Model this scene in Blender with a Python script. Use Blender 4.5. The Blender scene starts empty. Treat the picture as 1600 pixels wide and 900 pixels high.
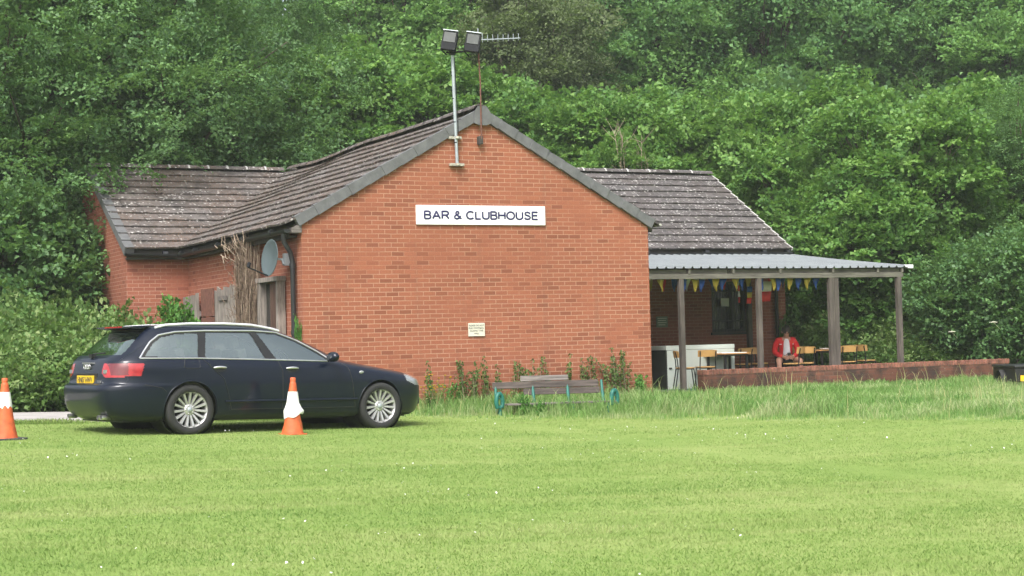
import bpy, bmesh, math, random
import numpy as np
from mathutils import Matrix, Vector

sc = bpy.context.scene
COL = sc.collection
PI = math.pi
rad = math.radians

# ------------------------------------------------------------------ camera
CAM = np.array([-8.8252, -25.8805, 1.0655])
YAW, PITCH, ROLL, FPX = 0.45383, 0.02948, -0.02613, 2598.7
_fw = np.array([math.sin(YAW), math.cos(YAW), 0.0])
_r = np.array([math.cos(YAW), -math.sin(YAW), 0.0])
_u = np.array([0, 0, 1.0])
_f = _fw * math.cos(PITCH) + _u * math.sin(PITCH)
_u2 = _u * math.cos(PITCH) - _fw * math.sin(PITCH)
_R = _r * math.cos(ROLL) + _u2 * math.sin(ROLL)
_U = _u2 * math.cos(ROLL) - _r * math.sin(ROLL)
cd = bpy.data.cameras.new("camera")
cam = bpy.data.objects.new("camera", cd)
COL.objects.link(cam)
cam.matrix_world = Matrix(((_R[0], _U[0], -_f[0], CAM[0]), (_R[1], _U[1], -_f[1], CAM[1]), (_R[2], _U[2], -_f[2], CAM[2]), (0, 0, 0, 1)))
cd.sensor_width = 36.0
cd.lens = FPX / 1600 * 36
cd.clip_start, cd.clip_end = 0.1, 3000
sc.camera = cam

# ------------------------------------------------------------------ sky, sun, exposure
SUN_DIR = Vector((-0.42, -0.50, 0.80)).normalized()       # towards the sun
w = bpy.data.worlds.new("World"); sc.world = w; w.use_nodes = True
nt = w.node_tree; nt.nodes.clear()
sky = nt.nodes.new("ShaderNodeTexSky"); sky.sky_type = 'NISHITA'; sky.sun_disc = False
sky.sun_elevation = math.asin(SUN_DIR.z); sky.sun_rotation = math.atan2(SUN_DIR.x, SUN_DIR.y)
sky.air_density = 1.0; sky.dust_density = 6.0; sky.ozone_density = 1.0
bg = nt.nodes.new("ShaderNodeBackground"); bg.inputs[1].default_value = 0.15
wo = nt.nodes.new("ShaderNodeOutputWorld")
hs = nt.nodes.new('ShaderNodeHueSaturation'); hs.inputs['Saturation'].default_value = .45; hs.inputs['Value'].default_value = 1.05
nt.links.new(sky.outputs[0], hs.inputs['Color']); nt.links.new(hs.outputs[0], bg.inputs[0]); nt.links.new(bg.outputs[0], wo.inputs[0])
sl = bpy.data.lights.new("sun", 'SUN'); sl.energy = 1.5; sl.angle = rad(18); sl.color = (1.0, 0.975, 0.94)
so = bpy.data.objects.new("sun", sl); COL.objects.link(so)
so.rotation_euler = SUN_DIR.to_track_quat('Z', 'Y').to_euler()
vs = sc.view_settings
vs.view_transform = 'Standard'; vs.look = 'None'; vs.exposure = 0.88; vs.gamma = 1.0; vs.use_curve_mapping = False
cy = sc.cycles
cy.max_bounces = 8; cy.diffuse_bounces = 5; cy.glossy_bounces = 3; cy.transmission_bounces = 5; cy.transparent_max_bounces = 8
cy.caustics_reflective = False; cy.caustics_refractive = False
try:
    cy.use_denoising = True; cy.denoiser = 'OPENIMAGEDENOISE'
except Exception:
    pass

# ------------------------------------------------------------------ helpers
def G(x, y):
    sx = -.03 * max(x, -8) if x < 1.5 else -.045
    z = .02 * min(y, -1) - .05 + sx
    if y > 12.5: z += min((y - 12.5) * .17, 14)
    return z
def Gn(x, y):
    x = np.asarray(x, float); y = np.asarray(y, float)
    sx = np.where(x < 1.5, -.03 * np.maximum(x, -8), -.045)
    return .02 * np.minimum(y, -1) - .05 + sx + np.clip((y - 12.5) * .17, 0, 14)
def spot(px, D, off=0.0):
    """ground point seen at photo column px, D metres ahead of the camera"""
    p = CAM + _fw * D + _r * ((px - 800) / FPX * D)
    return (p[0], p[1], G(p[0], p[1]) + off)
def tag(o, label=None, cat=None, group=None, kind=None):
    if label: o['label'] = label
    if cat: o['category'] = cat
    if group: o['group'] = group
    if kind: o['kind'] = kind
    return o
def empty(name, loc=(0, 0, 0), rz=0, label=None, cat=None, group=None, scale=None):
    o = bpy.data.objects.new(name, None); COL.objects.link(o)
    o.location = loc; o.rotation_euler = (0, 0, rz); o.empty_display_size = .2
    if scale is not None: o.scale = (scale,) * 3 if not hasattr(scale, '__len__') else scale
    return tag(o, label, cat, group)
def mesh_obj(name, verts, faces, mats, parent=None, smooth=False, mi=None, loc=None):
    me = bpy.data.meshes.new(name)
    me.from_pydata([tuple(v) for v in verts], [], [tuple(f) for f in faces])
    for m in (mats if isinstance(mats, (list, tuple)) else [mats]): me.materials.append(m)
    if mi is not None: me.polygons.foreach_set('material_index', np.array(mi, dtype=np.int32))
    if smooth is True: me.polygons.foreach_set('use_smooth', np.ones(len(me.polygons), dtype=bool))
    elif smooth is not False: me.polygons.foreach_set('use_smooth', np.array(smooth, dtype=bool))
    me.update()
    o = bpy.data.objects.new(name, me); COL.objects.link(o)
    if parent: o.parent = parent
    if loc is not None: o.location = loc
    return o
def link(name, me, parent=None, loc=None):
    o = bpy.data.objects.new(name, me); COL.objects.link(o)
    if parent: o.parent = parent
    if loc is not None: o.location = loc
    return o
def copy_tree(o, parent=None):
    c = o.copy(); COL.objects.link(c)
    if parent is not None: c.parent = parent
    for ch in o.children: copy_tree(ch, c)
    return c
def frame_of(d):
    d = np.asarray(d, float); d = d / np.linalg.norm(d)
    a = np.array([0, 0, 1.0]) if abs(d[2]) < .9 else np.array([1.0, 0, 0])
    u = np.cross(a, d); u /= np.linalg.norm(u)
    return u, np.cross(d, u), d
class MB:
    def __init__(s): s.v = []; s.f = []; s.m = []; s.s = []
    def add(s, verts, faces, mi=0, smooth=False):
        b = len(s.v); s.v += [tuple(map(float, q)) for q in verts]
        for f in faces: s.f.append(tuple(i + b for i in f)); s.m.append(mi); s.s.append(smooth)
        return s
    def box(s, x0, x1, y0, y1, z0, z1, mi=0, M=None):
        vs_ = [(x, y, z) for z in (z0, z1) for y in (y0, y1) for x in (x0, x1)]
        if M is not None: vs_ = [tuple(M @ Vector(q)) for q in vs_]
        return s.add(vs_, [(0, 2, 3, 1), (4, 5, 7, 6), (0, 1, 5, 4), (2, 6, 7, 3), (0, 4, 6, 2), (1, 3, 7, 5)], mi)
    def tube(s, pts, r, n=8, mi=0, caps=True, smooth=True, squash=None):
        pts = [np.asarray(q, float) for q in pts]; rs = r if hasattr(r, '__len__') else [r] * len(pts)
        V = []; u = None
        for i, q in enumerate(pts):
            d = pts[min(i + 1, len(pts) - 1)] - pts[max(i - 1, 0)]
            if u is None: u, v, d = frame_of(d)
            else:
                d = d / np.linalg.norm(d); u = u - d * (u @ d); u /= np.linalg.norm(u); v = np.cross(d, u)
            for k in range(n):
                a = 2 * PI * k / n; V.append(q + rs[i] * (math.cos(a) * u + math.sin(a) * v))
        F = []
        for i in range(len(pts) - 1):
            for k in range(n):
                k2 = (k + 1) % n; F.append((i * n + k, i * n + k2, (i + 1) * n + k2, (i + 1) * n + k))
        s.add(V, F, mi, smooth)
        if caps: s.add(V[:n], [tuple(range(n))[::-1]], mi); s.add(V[-n:], [tuple(range(n))], mi)
        return s
    def prism(s, poly, h0, h1, fn, mi=0):
        """poly in 2d extruded h0..h1; fn(a,b,h)->xyz"""
        n = len(poly); V = [fn(a, b, h0) for a, b in poly] + [fn(a, b, h1) for a, b in poly]
        F = [tuple(range(n)), tuple(range(2 * n - 1, n - 1, -1))] + [(i, i + n, (i + 1) % n + n, (i + 1) % n) for i in range(n)]
        return s.add(V, F, mi)
    def lathe(s, prof, n=24, axis='z', c=(0, 0, 0), mi=0, smooth=True):
        V = []
        for (r, h) in prof:
            for k in range(n):
                a = 2 * PI * k / n; x, y = r * math.cos(a), r * math.sin(a)
                V.append((c[0] + x, c[1] + y, c[2] + h) if axis == 'z' else ((c[0] + x, c[1] + h, c[2] + y) if axis == 'y' else (c[0] + h, c[1] + x, c[2] + y)))
        F = [(i * n + k, i * n + (k + 1) % n, (i + 1) * n + (k + 1) % n, (i + 1) * n + k) for i in range(len(prof) - 1) for k in range(n)]
        return s.add(V, F, mi, smooth)
    def build(s, name, mats, parent=None, loc=None, bevel=0):
        o = mesh_obj(name, s.v, s.f, mats, parent, s.s, s.m, loc)
        bm = bmesh.new(); bm.from_mesh(o.data); bmesh.ops.recalc_face_normals(bm, faces=bm.faces); bm.to_mesh(o.data); bm.free()
        if bevel:
            b = o.modifiers.new('bevel', 'BEVEL'); b.width = bevel; b.segments = 2; b.limit_method = 'ANGLE'; b.angle_limit = rad(50)
        return o

# ------------------------------------------------------------------ materials
class NT:
    def __init__(s, name):
        s.m = bpy.data.materials.new(name); s.m.use_nodes = True; s.t = s.m.node_tree; s.t.nodes.clear()
        s.out = s.n('ShaderNodeOutputMaterial')
    def n(s, t, **k):
        x = s.t.nodes.new(t)
        for a, b in k.items(): setattr(x, a, b)
        return x
    def l(s, a, b): s.t.links.new(a, b)
    def bsdf(s, **k):
        b = s.n('ShaderNodeBsdfPrincipled')
        for a, v in k.items(): s.set(b, a, v)
        return b
    def set(s, node, name, v):
        nm = name.replace('_', ' ') if isinstance(name, str) else name
        i = node.inputs[nm]
        if hasattr(v, 'is_linked'): s.l(v, i)
        else: i.default_value = v
    def coord(s, kind='Object'): return s.n('ShaderNodeTexCoord').outputs[kind]
    def mapping(s, v, scale=(1, 1, 1), loc=(0, 0, 0)):
        m = s.n('ShaderNodeMapping'); s.l(v, m.inputs[0]); m.inputs['Scale'].default_value = scale; m.inputs['Location'].default_value = loc
        return m.outputs[0]
    def noise(s, v, scale, detail=4, rough=.55, out='Fac'):
        x = s.n('ShaderNodeTexNoise'); s.l(v, x.inputs['Vector']); x.inputs['Scale'].default_value = scale
        x.inputs['Detail'].default_value = detail; x.inputs['Roughness'].default_value = rough
        return x.outputs[out]
    def ramp(s, f, stops):
        x = s.n('ShaderNodeValToRGB'); s.l(f, x.inputs[0]); e = x.color_ramp.elements
        while len(e) < len(stops): e.new(.5)
        for i, (p, c) in enumerate(stops):
            e[i].position = p; e[i].color = (c, c, c, 1) if not hasattr(c, '__len__') else (*c, 1)
        return x.outputs[0]
    def mix(s, f, a, b, mode='MIX'):
        x = s.n('ShaderNodeMix', data_type='RGBA', blend_type=mode)
        for i, v in ((0, f), (6, a), (7, b)):
            if hasattr(v, 'is_linked'): s.l(v, x.inputs[i])
            else: x.inputs[i].default_value = v if i == 0 else (*v, 1)
        return x.outputs[2]
    def math(s, op, a, b=0.0, c=0.0):
        x = s.n('ShaderNodeMath', operation=op)
        for i, v in enumerate((a, b, c)):
            if hasattr(v, 'is_linked'): s.l(v, x.inputs[i])
            else: x.inputs[i].default_value = v
        return x.outputs[0]
    def bump(s, h, strength=.3, dist=.01):
        x = s.n('ShaderNodeBump'); s.l(h, x.inputs['Height']); x.inputs['Strength'].default_value = strength; x.inputs['Distance'].default_value = dist
        return x.outputs[0]
    def done(s, shader): s.l(shader if hasattr(shader, 'is_linked') else shader.outputs[0], s.out.inputs[0]); return s.m

def plain(name, col, rough=.6, metal=0., var=.18, scale=9., bump=0., coat=0., spec=.5):
    t = NT(name); co = t.coord()
    f = t.noise(co, scale, 5, .6)
    c = t.mix(t.ramp(f, [(.3, 0.), (.72, 1.)]), tuple(x * (1 - var) for x in col), tuple(min(1, x * (1 + var)) for x in col))
    b = t.bsdf(Base_Color=c, Roughness=rough, Metallic=metal)
    b.inputs['Specular IOR Level'].default_value = spec
    if coat: b.inputs['Coat Weight'].default_value = coat; b.inputs['Coat Roughness'].default_value = .04
    if bump: t.l(t.bump(t.noise(co, scale * 6, 4), bump, .01), b.inputs['Normal'])
    return t.done(b)

def brick_mat(name, c1, c2, mortar, stain=.25, dirt=(.12, .09, .07), grime=0.):
    t = NT(name); geo = t.n('ShaderNodeNewGeometry'); co = t.coord()
    sn = t.n('ShaderNodeSeparateXYZ'); t.l(geo.outputs['True Normal'], sn.inputs[0])
    sp = t.n('ShaderNodeSeparateXYZ'); t.l(co, sp.inputs[0])
    ax = t.math('ABSOLUTE', sn.outputs[0]); ax = t.math('GREATER_THAN', ax, .6)
    u = t.math('ADD', t.math('MULTIPLY', sp.outputs[1], ax), t.math('MULTIPLY', sp.outputs[0], t.math('SUBTRACT', 1., ax)))
    cb = t.n('ShaderNodeCombineXYZ'); t.l(u, cb.inputs[0]); t.l(sp.outputs[2], cb.inputs[1])
    wob = t.noise(co, 3.0, 2, .5, 'Color')
    vm = t.n('ShaderNodeVectorMath', operation='MULTIPLY_ADD'); t.l(wob, vm.inputs[0]); vm.inputs[1].default_value = (.008, .008, 0); t.l(cb.outputs[0], vm.inputs[2])
    br = t.n('ShaderNodeTexBrick'); t.l(vm.outputs[0], br.inputs['Vector'])
    br.inputs['Scale'].default_value = 1.0; br.inputs['Brick Width'].default_value = .225; br.inputs['Row Height'].default_value = .075
    br.inputs['Mortar Size'].default_value = .0062; br.inputs['Mortar Smooth'].default_value = .25; br.inputs['Bias'].default_value = -.25
    br.inputs['Color1'].default_value = (*c1, 1); br.inputs['Color2'].default_value = (*c2, 1); br.inputs['Mortar'].default_value = (*mortar, 1)
    br.offset = .5
    b2 = t.n('ShaderNodeTexBrick'); t.l(vm.outputs[0], b2.inputs['Vector'])
    for nm, v in (('Scale', 1.), ('Brick Width', .225), ('Row Height', .075), ('Mortar Size', .0062), ('Bias', 0.)): b2.inputs[nm].default_value = v
    b2.inputs['Color1'].default_value = (0, 0, 0, 1); b2.inputs['Color2'].default_value = (1, 1, 1, 1); b2.inputs['Mortar'].default_value = (0, 0, 0, 1)
    odd = t.ramp(b2.outputs['Color'], [(.80, 0.), (.95, .34)])
    # smeared, dirty or missing pointing: patches where the mortar is dark or brick coloured
    mp = t.ramp(t.noise(co, 1.1, 5, .65), [(.46, 0.), (.62, 1.)])
    smear = t.mix(t.math('MULTIPLY', mp, t.math('MULTIPLY', br.outputs['Fac'], .8)), br.outputs['Color'], tuple((a + b) / 2 for a, b in zip(c1, c2)))
    smear = t.mix(odd, smear, tuple(x * .5 for x in c2))
    # broad pale and dark weathering
    big = t.noise(co, .55, 5, .6)
    col = t.mix(t.ramp(big, [(.38, stain), (.6, 0.)]), smear, tuple(x * .6 for x in c1))
    fine = t.noise(co, 45, 3, .6)
    col = t.mix(t.ramp(fine, [(.35, .28), (.65, 0.)]), col, tuple(x * .5 for x in c1))
    if grime: col = t.mix(t.math('MULTIPLY', t.ramp(t.noise(co, 2.3, 5, .7), [(.42, 0.), (.58, 1.)]), grime), col, dirt)
    # vertical run stains
    mv = t.mapping(co, (2.6, 2.6, .16))
    col = t.mix(t.ramp(t.noise(mv, 1.6, 4, .6), [(.58, 0.), (.76, .22)]), col, dirt)
    dz = t.ramp(sp.outputs[2], [(.0, 1.), (.55, 0.)]); dn = t.ramp(t.noise(co, 1.8, 4, .65), [(.35, .0), (.65, .7)])      # damp, splashed foot of the wall
    col = t.mix(t.math('MULTIPLY', dz, dn), col, tuple(x * .38 for x in c1))
    wsp = t.ramp(t.noise(co, 14, 2, .5), [(.765, 0.), (.79, 1.)])
    col = t.mix(t.math('MULTIPLY', wsp, .6), col, (.6, .52, .45))
    b = t.bsdf(Base_Color=col, Roughness=.9); b.inputs['Specular IOR Level'].default_value = .25
    hh = t.math('ADD', t.math('MULTIPLY', br.outputs['Fac'], -1.), t.math('MULTIPLY', fine, .5))
    t.l(t.bump(hh, .5, .006), b.inputs['Normal'])
    return t.done(b)

def tile_mat(name, base, lichen, debris=0., lich_amt=.66):
    t = NT(name); co = t.coord()
    ri = t.n('ShaderNodeAttribute'); ri.attribute_name = 'tint'
    col = t.mix(ri.outputs['Fac'], tuple(x * .72 for x in base), tuple(x * 1.3 for x in base))
    col = t.mix(t.ramp(t.noise(co, 2.2, 5, .65), [(.4, 0.), (.7, .6)]), col, tuple(min(1, x * 1.5) for x in base))
    col = t.mix(t.ramp(t.noise(co, 7.5, 4, .7), [(.36, .75), (.52, 0.)]), col, tuple(x * .42 for x in base))
    pal = t.ramp(t.noise(co, 10.5, 4, .72), [(.53, 0.), (.66, .62)])
    col = t.mix(pal, col, tuple(min(1, x * 2.6) for x in base))
    wob_ = t.n('ShaderNodeVectorMath', operation='MULTIPLY_ADD'); t.l(t.noise(co, 26, 3, .6, 'Color'), wob_.inputs[0]); wob_.inputs[1].default_value = (.05, .05, .05); t.l(co, wob_.inputs[2])
    big = t.ramp(t.noise(co, 1.0, 4, .6), [(.36, .0), (.62, 1.)])
    for sc_, r_, th_ in ((7.0, .20, lich_amt - .02), (13.0, .26, lich_amt - .10)):
        vo = t.n('ShaderNodeTexVoronoi'); t.l(wob_.outputs[0], vo.inputs['Vector']); vo.inputs['Scale'].default_value = sc_
        sel = t.n('ShaderNodeSeparateXYZ'); t.l(vo.outputs['Color'], sel.inputs[0])
        on = t.math('GREATER_THAN', t.math('ADD', sel.outputs[0], t.math('MULTIPLY', t.math('SUBTRACT', big, .5), .5)), th_)
        spot_ = t.math('MULTIPLY', t.ramp(vo.outputs['Distance'], [(r_ * .75, .9), (r_ * 1.25, 0.)]), on)
        col = t.mix(spot_, col, lichen)
    mk2 = t.ramp(t.noise(co, 46, 2, .5), [(.68, 0.), (.74, .6)])
    col = t.mix(mk2, col, tuple(x * .75 for x in lichen))
    if debris:
        d1 = t.ramp(t.noise(co, 30, 4, .7), [(.47, 0.), (.56, 1.)])
        d2 = t.ramp(t.noise(co, .9, 4, .6), [(.36, 0.), (.6, 1.)])
        dc = t.mix(t.ramp(t.noise(co, 60, 2), [(.4, 0.), (.62, 1.)]), (.04, .026, .021), (.19, .125, .09))
        col = t.mix(t.math('MULTIPLY', t.math('MULTIPLY', d1, d2), debris), col, dc)
    b = t.bsdf(Base_Color=col, Roughness=.88); b.inputs['Specular IOR Level'].default_value = .3
    t.l(t.bump(t.noise(co, 40, 4, .6), .4, .008), b.inputs['Normal'])
    return t.done(b)

def wood_mat(name, dark, light, axis='x', rough=.85):
    t = NT(name); co = t.coord()
    s = {'x': (1.2, 14, 14), 'y': (14, 1.2, 14), 'z': (14, 14, 1.2)}[axis]
    f = t.noise(t.mapping(co, s), 2.4, 6, .65)
    g = t.noise(co, 1.7, 3, .5)
    c = t.mix(t.ramp(f, [(.3, 0.), (.7, 1.)]), dark, light)
    c = t.mix(t.ramp(g, [(.4, 0.), (.7, .5)]), c, tuple(x * .6 for x in dark))
    b = t.bsdf(Base_Color=c, Roughness=rough)
    t.l(t.bump(f, .5, .006), b.inputs['Normal'])
    return t.done(b)

def leaf_mat(name, c_dark, c_mid, c_light, trans=.35, rough=.5, spec=.35, hue_var=.2):
    t = NT(name); a = t.n('ShaderNodeAttribute'); a.attribute_name = 'tint'
    oi = t.n('ShaderNodeObjectInfo')
    f = t.math('ADD', a.outputs['Fac'], t.math('MULTIPLY', t.math('SUBTRACT', oi.outputs['Random'], .5), hue_var))
    c = t.ramp(f, [(.05, c_dark), (.5, c_mid), (.97, c_light)])
    b = t.bsdf(Base_Color=c, Roughness=rough); b.inputs['Specular IOR Level'].default_value = spec
    tr = t.n('ShaderNodeBsdfTranslucent'); t.l(t.mix(.35, c, (.25, .42, .03), 'MIX'), tr.inputs[0])
    m = t.n('ShaderNodeMixShader'); m.inputs[0].default_value = trans
    t.l(b.outputs[0], m.inputs[1]); t.l(tr.outputs[0], m.inputs[2])
    return t.done(m)

def grass_blade_mat(name, cols, trans=.3, patch=1.5, cl=None):
    t = NT(name); a = t.n('ShaderNodeAttribute'); a.attribute_name = 'tint'; co = t.coord()
    mp_ = t.mapping(co, (.13, .75, 0), (3, 1, 0)); mp_.node.inputs['Rotation'].default_value = (0, 0, rad(26)); p1 = t.noise(mp_, 1.6, 5, .6)
    p2 = t.noise(co, 3.2, 3, .6)
    f = t.math('ADD', t.math('MULTIPLY', a.outputs['Fac'], .32), t.math('ADD', t.math('MULTIPLY', t.math('SUBTRACT', p1, .5), patch), t.math('MULTIPLY', t.math('SUBTRACT', p2, .5), .8)))
    f = t.math('ADD', f, .335)
    c = t.ramp(f, [(.0, cols[0]), (.45, cols[1]), (.9, cols[2])])
    b = t.bsdf(Base_Color=c, Roughness=.6); b.inputs['Specular IOR Level'].default_value = .25
    tr = t.n('ShaderNodeBsdfTranslucent'); t.l(c, tr.inputs[0])
    m = t.n('ShaderNodeMixShader'); m.inputs[0].default_value = trans
    t.l(b.outputs[0], m.inputs[1]); t.l(tr.outputs[0], m.inputs[2])
    return t.done(m)

MAT = {}
MAT['brick'] = brick_mat('red_brick', (.335, .120, .069), (.255, .09, .054), (.49, .295, .205))
MAT['brick_wing'] = brick_mat('red_brick_wing', (.33, .118, .075), (.265, .09, .06), (.48, .285, .21))
MAT['brick_old'] = brick_mat('old_brick', (.22, .09, .06), (.075, .05, .042), (.15, .12, .10), .9, (.03, .027, .025), .85)
MAT['tile'] = tile_mat('concrete_tile', (.080, .074, .074), (.50, .49, .47), .25, .70)
MAT['tile_old'] = tile_mat('littered_tile', (.098, .088, .084), (.52, .50, .48), .95, .675)
MAT['verge'] = plain('grey_verge', (.115, .118, .122), .8, 0, .25, 6, .2)
MAT['verge_pale'] = plain('pale_mortar', (.5, .49, .47), .85, 0, .2, 12)
MAT['plastic_black'] = plain('black_plastic', (.018, .019, .022), .42, 0, .2, 5)
MAT['fascia'] = wood_mat('fascia_wood', (.035, .03, .027), (.10, .088, .078))
MAT['post'] = wood_mat('post_wood', (.05, .043, .038), (.15, .125, .108), 'z')
MAT['beam'] = wood_mat('beam_wood', (.075, .07, .058), (.2, .19, .155), 'x')
MAT['greywood'] = wood_mat('weathered_wood', (.11, .095, .085), (.40, .35, .31), 'z')
MAT['greywood_x'] = wood_mat('weathered_plank', (.08, .07, .065), (.27, .24, .225), 'x')
MAT['browndoor'] = wood_mat('brown_board', (.06, .03, .022), (.13, .07, .05), 'z')
MAT['rust'] = plain('rusty_steel', (.15, .062, .045), .8, 0, .35, 14, .3)
MAT['galv'] = plain('galvanised', (.36, .40, .43), .5, .35, .15, 5)
MAT['galvdark'] = plain('galvanised_bracket', (.42, .40, .34), .6, .2, .3, 20)
MAT['sheet'] = plain('roof_sheet', (.25, .275, .29), .6, .1, .12, 1.5)
MAT['white'] = plain('white_board', (.83, .84, .84), .5, 0, .03, 3)
MAT['cream'] = plain('cream_board', (.62, .60, .50), .6, 0, .06, 6)
MAT['navy'] = plain('navy_letters', (.016, .014, .075), .5, 0, .05)
MAT['ink'] = plain('black_letters', (.05, .055, .05), .6, 0, .05)
MAT['dishgrey'] = plain('dish_grey', (.075, .10, .108), .5, 0, .12, 5)
MAT['concrete'] = plain('path_concrete', (.36, .34, .325), .9, 0, .16, 2.5, .3)
MAT['orange'] = plain('cone_orange', (.56, .11, .032), .6, 0, .32, 13)
MAT['reflwhite'] = plain('cone_white', (.80, .80, .79), .5, 0, .06, 20)
MAT['conebase'] = plain('cone_base', (.05, .05, .052), .8, 0, .3, 10)
MAT['teal'] = plain('teal_paint', (.012, .135, .105), .5, 0, .2, 12)
MAT['freezer'] = plain('freezer_white', (.52, .57, .52), .5, 0, .06, 2)
MAT['end_shade'] = plain('freezer_end_shade', (.02, .024, .022), .5, 0, .2, 3)  # near black that paints the shade on the freezer's left end
MAT['chairwood'] = plain('chair_wood', (.42, .245, .085), .45, 0, .18, 7)
MAT['chairsteel'] = plain('chair_steel', (.013, .013, .014), .4, .2, .1)
MAT['tabletop'] = plain('table_top', (.55, .53, .5), .35, 0, .06)
MAT['tablewood'] = plain('table_top_wood', (.42, .22, .085), .4, 0, .2)
MAT['red'] = plain('red_cloth', (.60, .014, .018), .8, 0, .14, 9)
MAT['shirt'] = plain('white_cloth', (.72, .72, .76), .85, 0, .05, 9)
MAT['skin'] = plain('skin', (.42, .23, .16), .55, 0, .08, 12)
MAT['hair'] = plain('dark_hair', (.014, .011, .01), .7, 0, .3, 40, .4)
MAT['shorts'] = plain('dark_cloth', (.016, .017, .024), .85, 0, .2, 9)
MAT['flag_blue'] = plain('flag_blue', (.012, .06, .26), .7, 0, .12)
MAT['flag_yellow'] = plain('flag_yellow', (.42, .32, .04), .7, 0, .12)
MAT['flag_red'] = plain('flag_red', (.6, .03, .03), .7, 0, .1)
MAT['flag_white'] = plain('flag_white', (.75, .75, .75), .7, 0, .05)
MAT['bark'] = plain('bark', (.085, .065, .05), .9, 0, .35, 11, .6)
MAT['deadstem'] = plain('dead_stem', (.17, .12, .085), .9, 0, .4, 13)
MAT['deadstem_pale'] = plain('dead_stem_pale', (.30, .235, .175), .9, 0, .25, 13)
MAT['window_dark'] = plain('window_dark', (.012, .013, .014), .18, 0, .2, 4)
MAT['window_frame'] = plain('dark_frame', (.022, .019, .018), .6, 0, .2)
MAT['paper'] = plain('paper', (.62, .63, .62), .7, 0, .05)
MAT['greennote'] = plain('notice_green', (.16, .19, .14), .6, 0, .1)
MAT['mat_green'] = plain('green_mat', (.03, .13, .085), .95, 0, .2, 30, .4)
MAT['paving'] = plain('terrace_paving', (.12, .115, .10), .9, 0, .25, 4, .3)
MAT['lampblack'] = plain('lamp_black', (.016, .017, .02), .75, 0, .15, spec=.2)
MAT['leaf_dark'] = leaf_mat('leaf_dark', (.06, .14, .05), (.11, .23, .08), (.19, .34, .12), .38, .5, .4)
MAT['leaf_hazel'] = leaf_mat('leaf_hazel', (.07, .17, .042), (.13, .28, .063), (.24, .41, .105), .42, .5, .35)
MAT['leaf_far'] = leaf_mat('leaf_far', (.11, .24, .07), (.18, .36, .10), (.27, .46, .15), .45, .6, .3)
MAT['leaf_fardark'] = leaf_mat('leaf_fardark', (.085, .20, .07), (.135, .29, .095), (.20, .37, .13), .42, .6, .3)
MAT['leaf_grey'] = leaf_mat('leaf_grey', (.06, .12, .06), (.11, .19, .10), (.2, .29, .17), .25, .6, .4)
MAT['leaf_brown'] = leaf_mat('leaf_brown', (.07, .10, .045), (.125, .17, .075), (.20, .25, .125), .34, .7, .2)
MAT['leaf_bramble'] = leaf_mat('leaf_bramble', (.07, .155, .04), (.14, .25, .07), (.25, .33, .13), .36, .6, .3)
MAT['leaf_weed'] = leaf_mat('leaf_weed', (.055, .10, .03), (.095, .16, .045), (.16, .225, .075), .3, .7, .2)
MAT['leaf_lush'] = leaf_mat('leaf_lush', (.05, .16, .03), (.09, .25, .045), (.17, .36, .08), .35, .6, .3)
MAT['petal'] = plain('cream_petals', (.78, .77, .62), .8, 0, .05)
MAT['buttercup'] = plain('yellow_petals', (.75, .5, .01), .6, 0, .05)
MAT['grass_mown'] = grass_blade_mat('mown_blades', patch=2.0, cols=((.122, .226, .05), (.205, .31, .077), (.34, .39, .158)), trans=.3)
MAT['grass_long'] = grass_blade_mat('long_blades', ((.07, .19, .04), (.18, .32, .085), (.42, .46, .25)), .35, 2.1)
MAT['grass_straw'] = grass_blade_mat('straw_blades', ((.20, .27, .08), (.36, .38, .16), (.52, .48, .28)), .3, .6)
MAT['paint_car'] = None

def ground_mat():
    t = NT('ground_soil_and_turf'); co = t.coord()
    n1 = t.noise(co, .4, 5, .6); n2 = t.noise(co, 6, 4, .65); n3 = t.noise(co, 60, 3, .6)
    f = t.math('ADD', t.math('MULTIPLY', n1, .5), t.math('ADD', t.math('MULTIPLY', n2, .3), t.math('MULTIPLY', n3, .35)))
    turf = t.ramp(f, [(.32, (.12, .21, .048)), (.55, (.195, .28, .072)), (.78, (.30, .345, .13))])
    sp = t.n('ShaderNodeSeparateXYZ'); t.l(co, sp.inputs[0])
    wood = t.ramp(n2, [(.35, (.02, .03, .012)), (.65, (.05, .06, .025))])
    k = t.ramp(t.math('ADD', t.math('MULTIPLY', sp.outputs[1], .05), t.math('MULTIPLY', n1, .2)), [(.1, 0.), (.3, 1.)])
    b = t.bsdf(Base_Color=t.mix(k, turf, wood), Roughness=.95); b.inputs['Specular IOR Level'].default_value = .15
    t.l(t.bump(n3, .6, .02), b.inputs['Normal'])
    return t.done(b)
MAT['ground'] = ground_mat()

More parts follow.
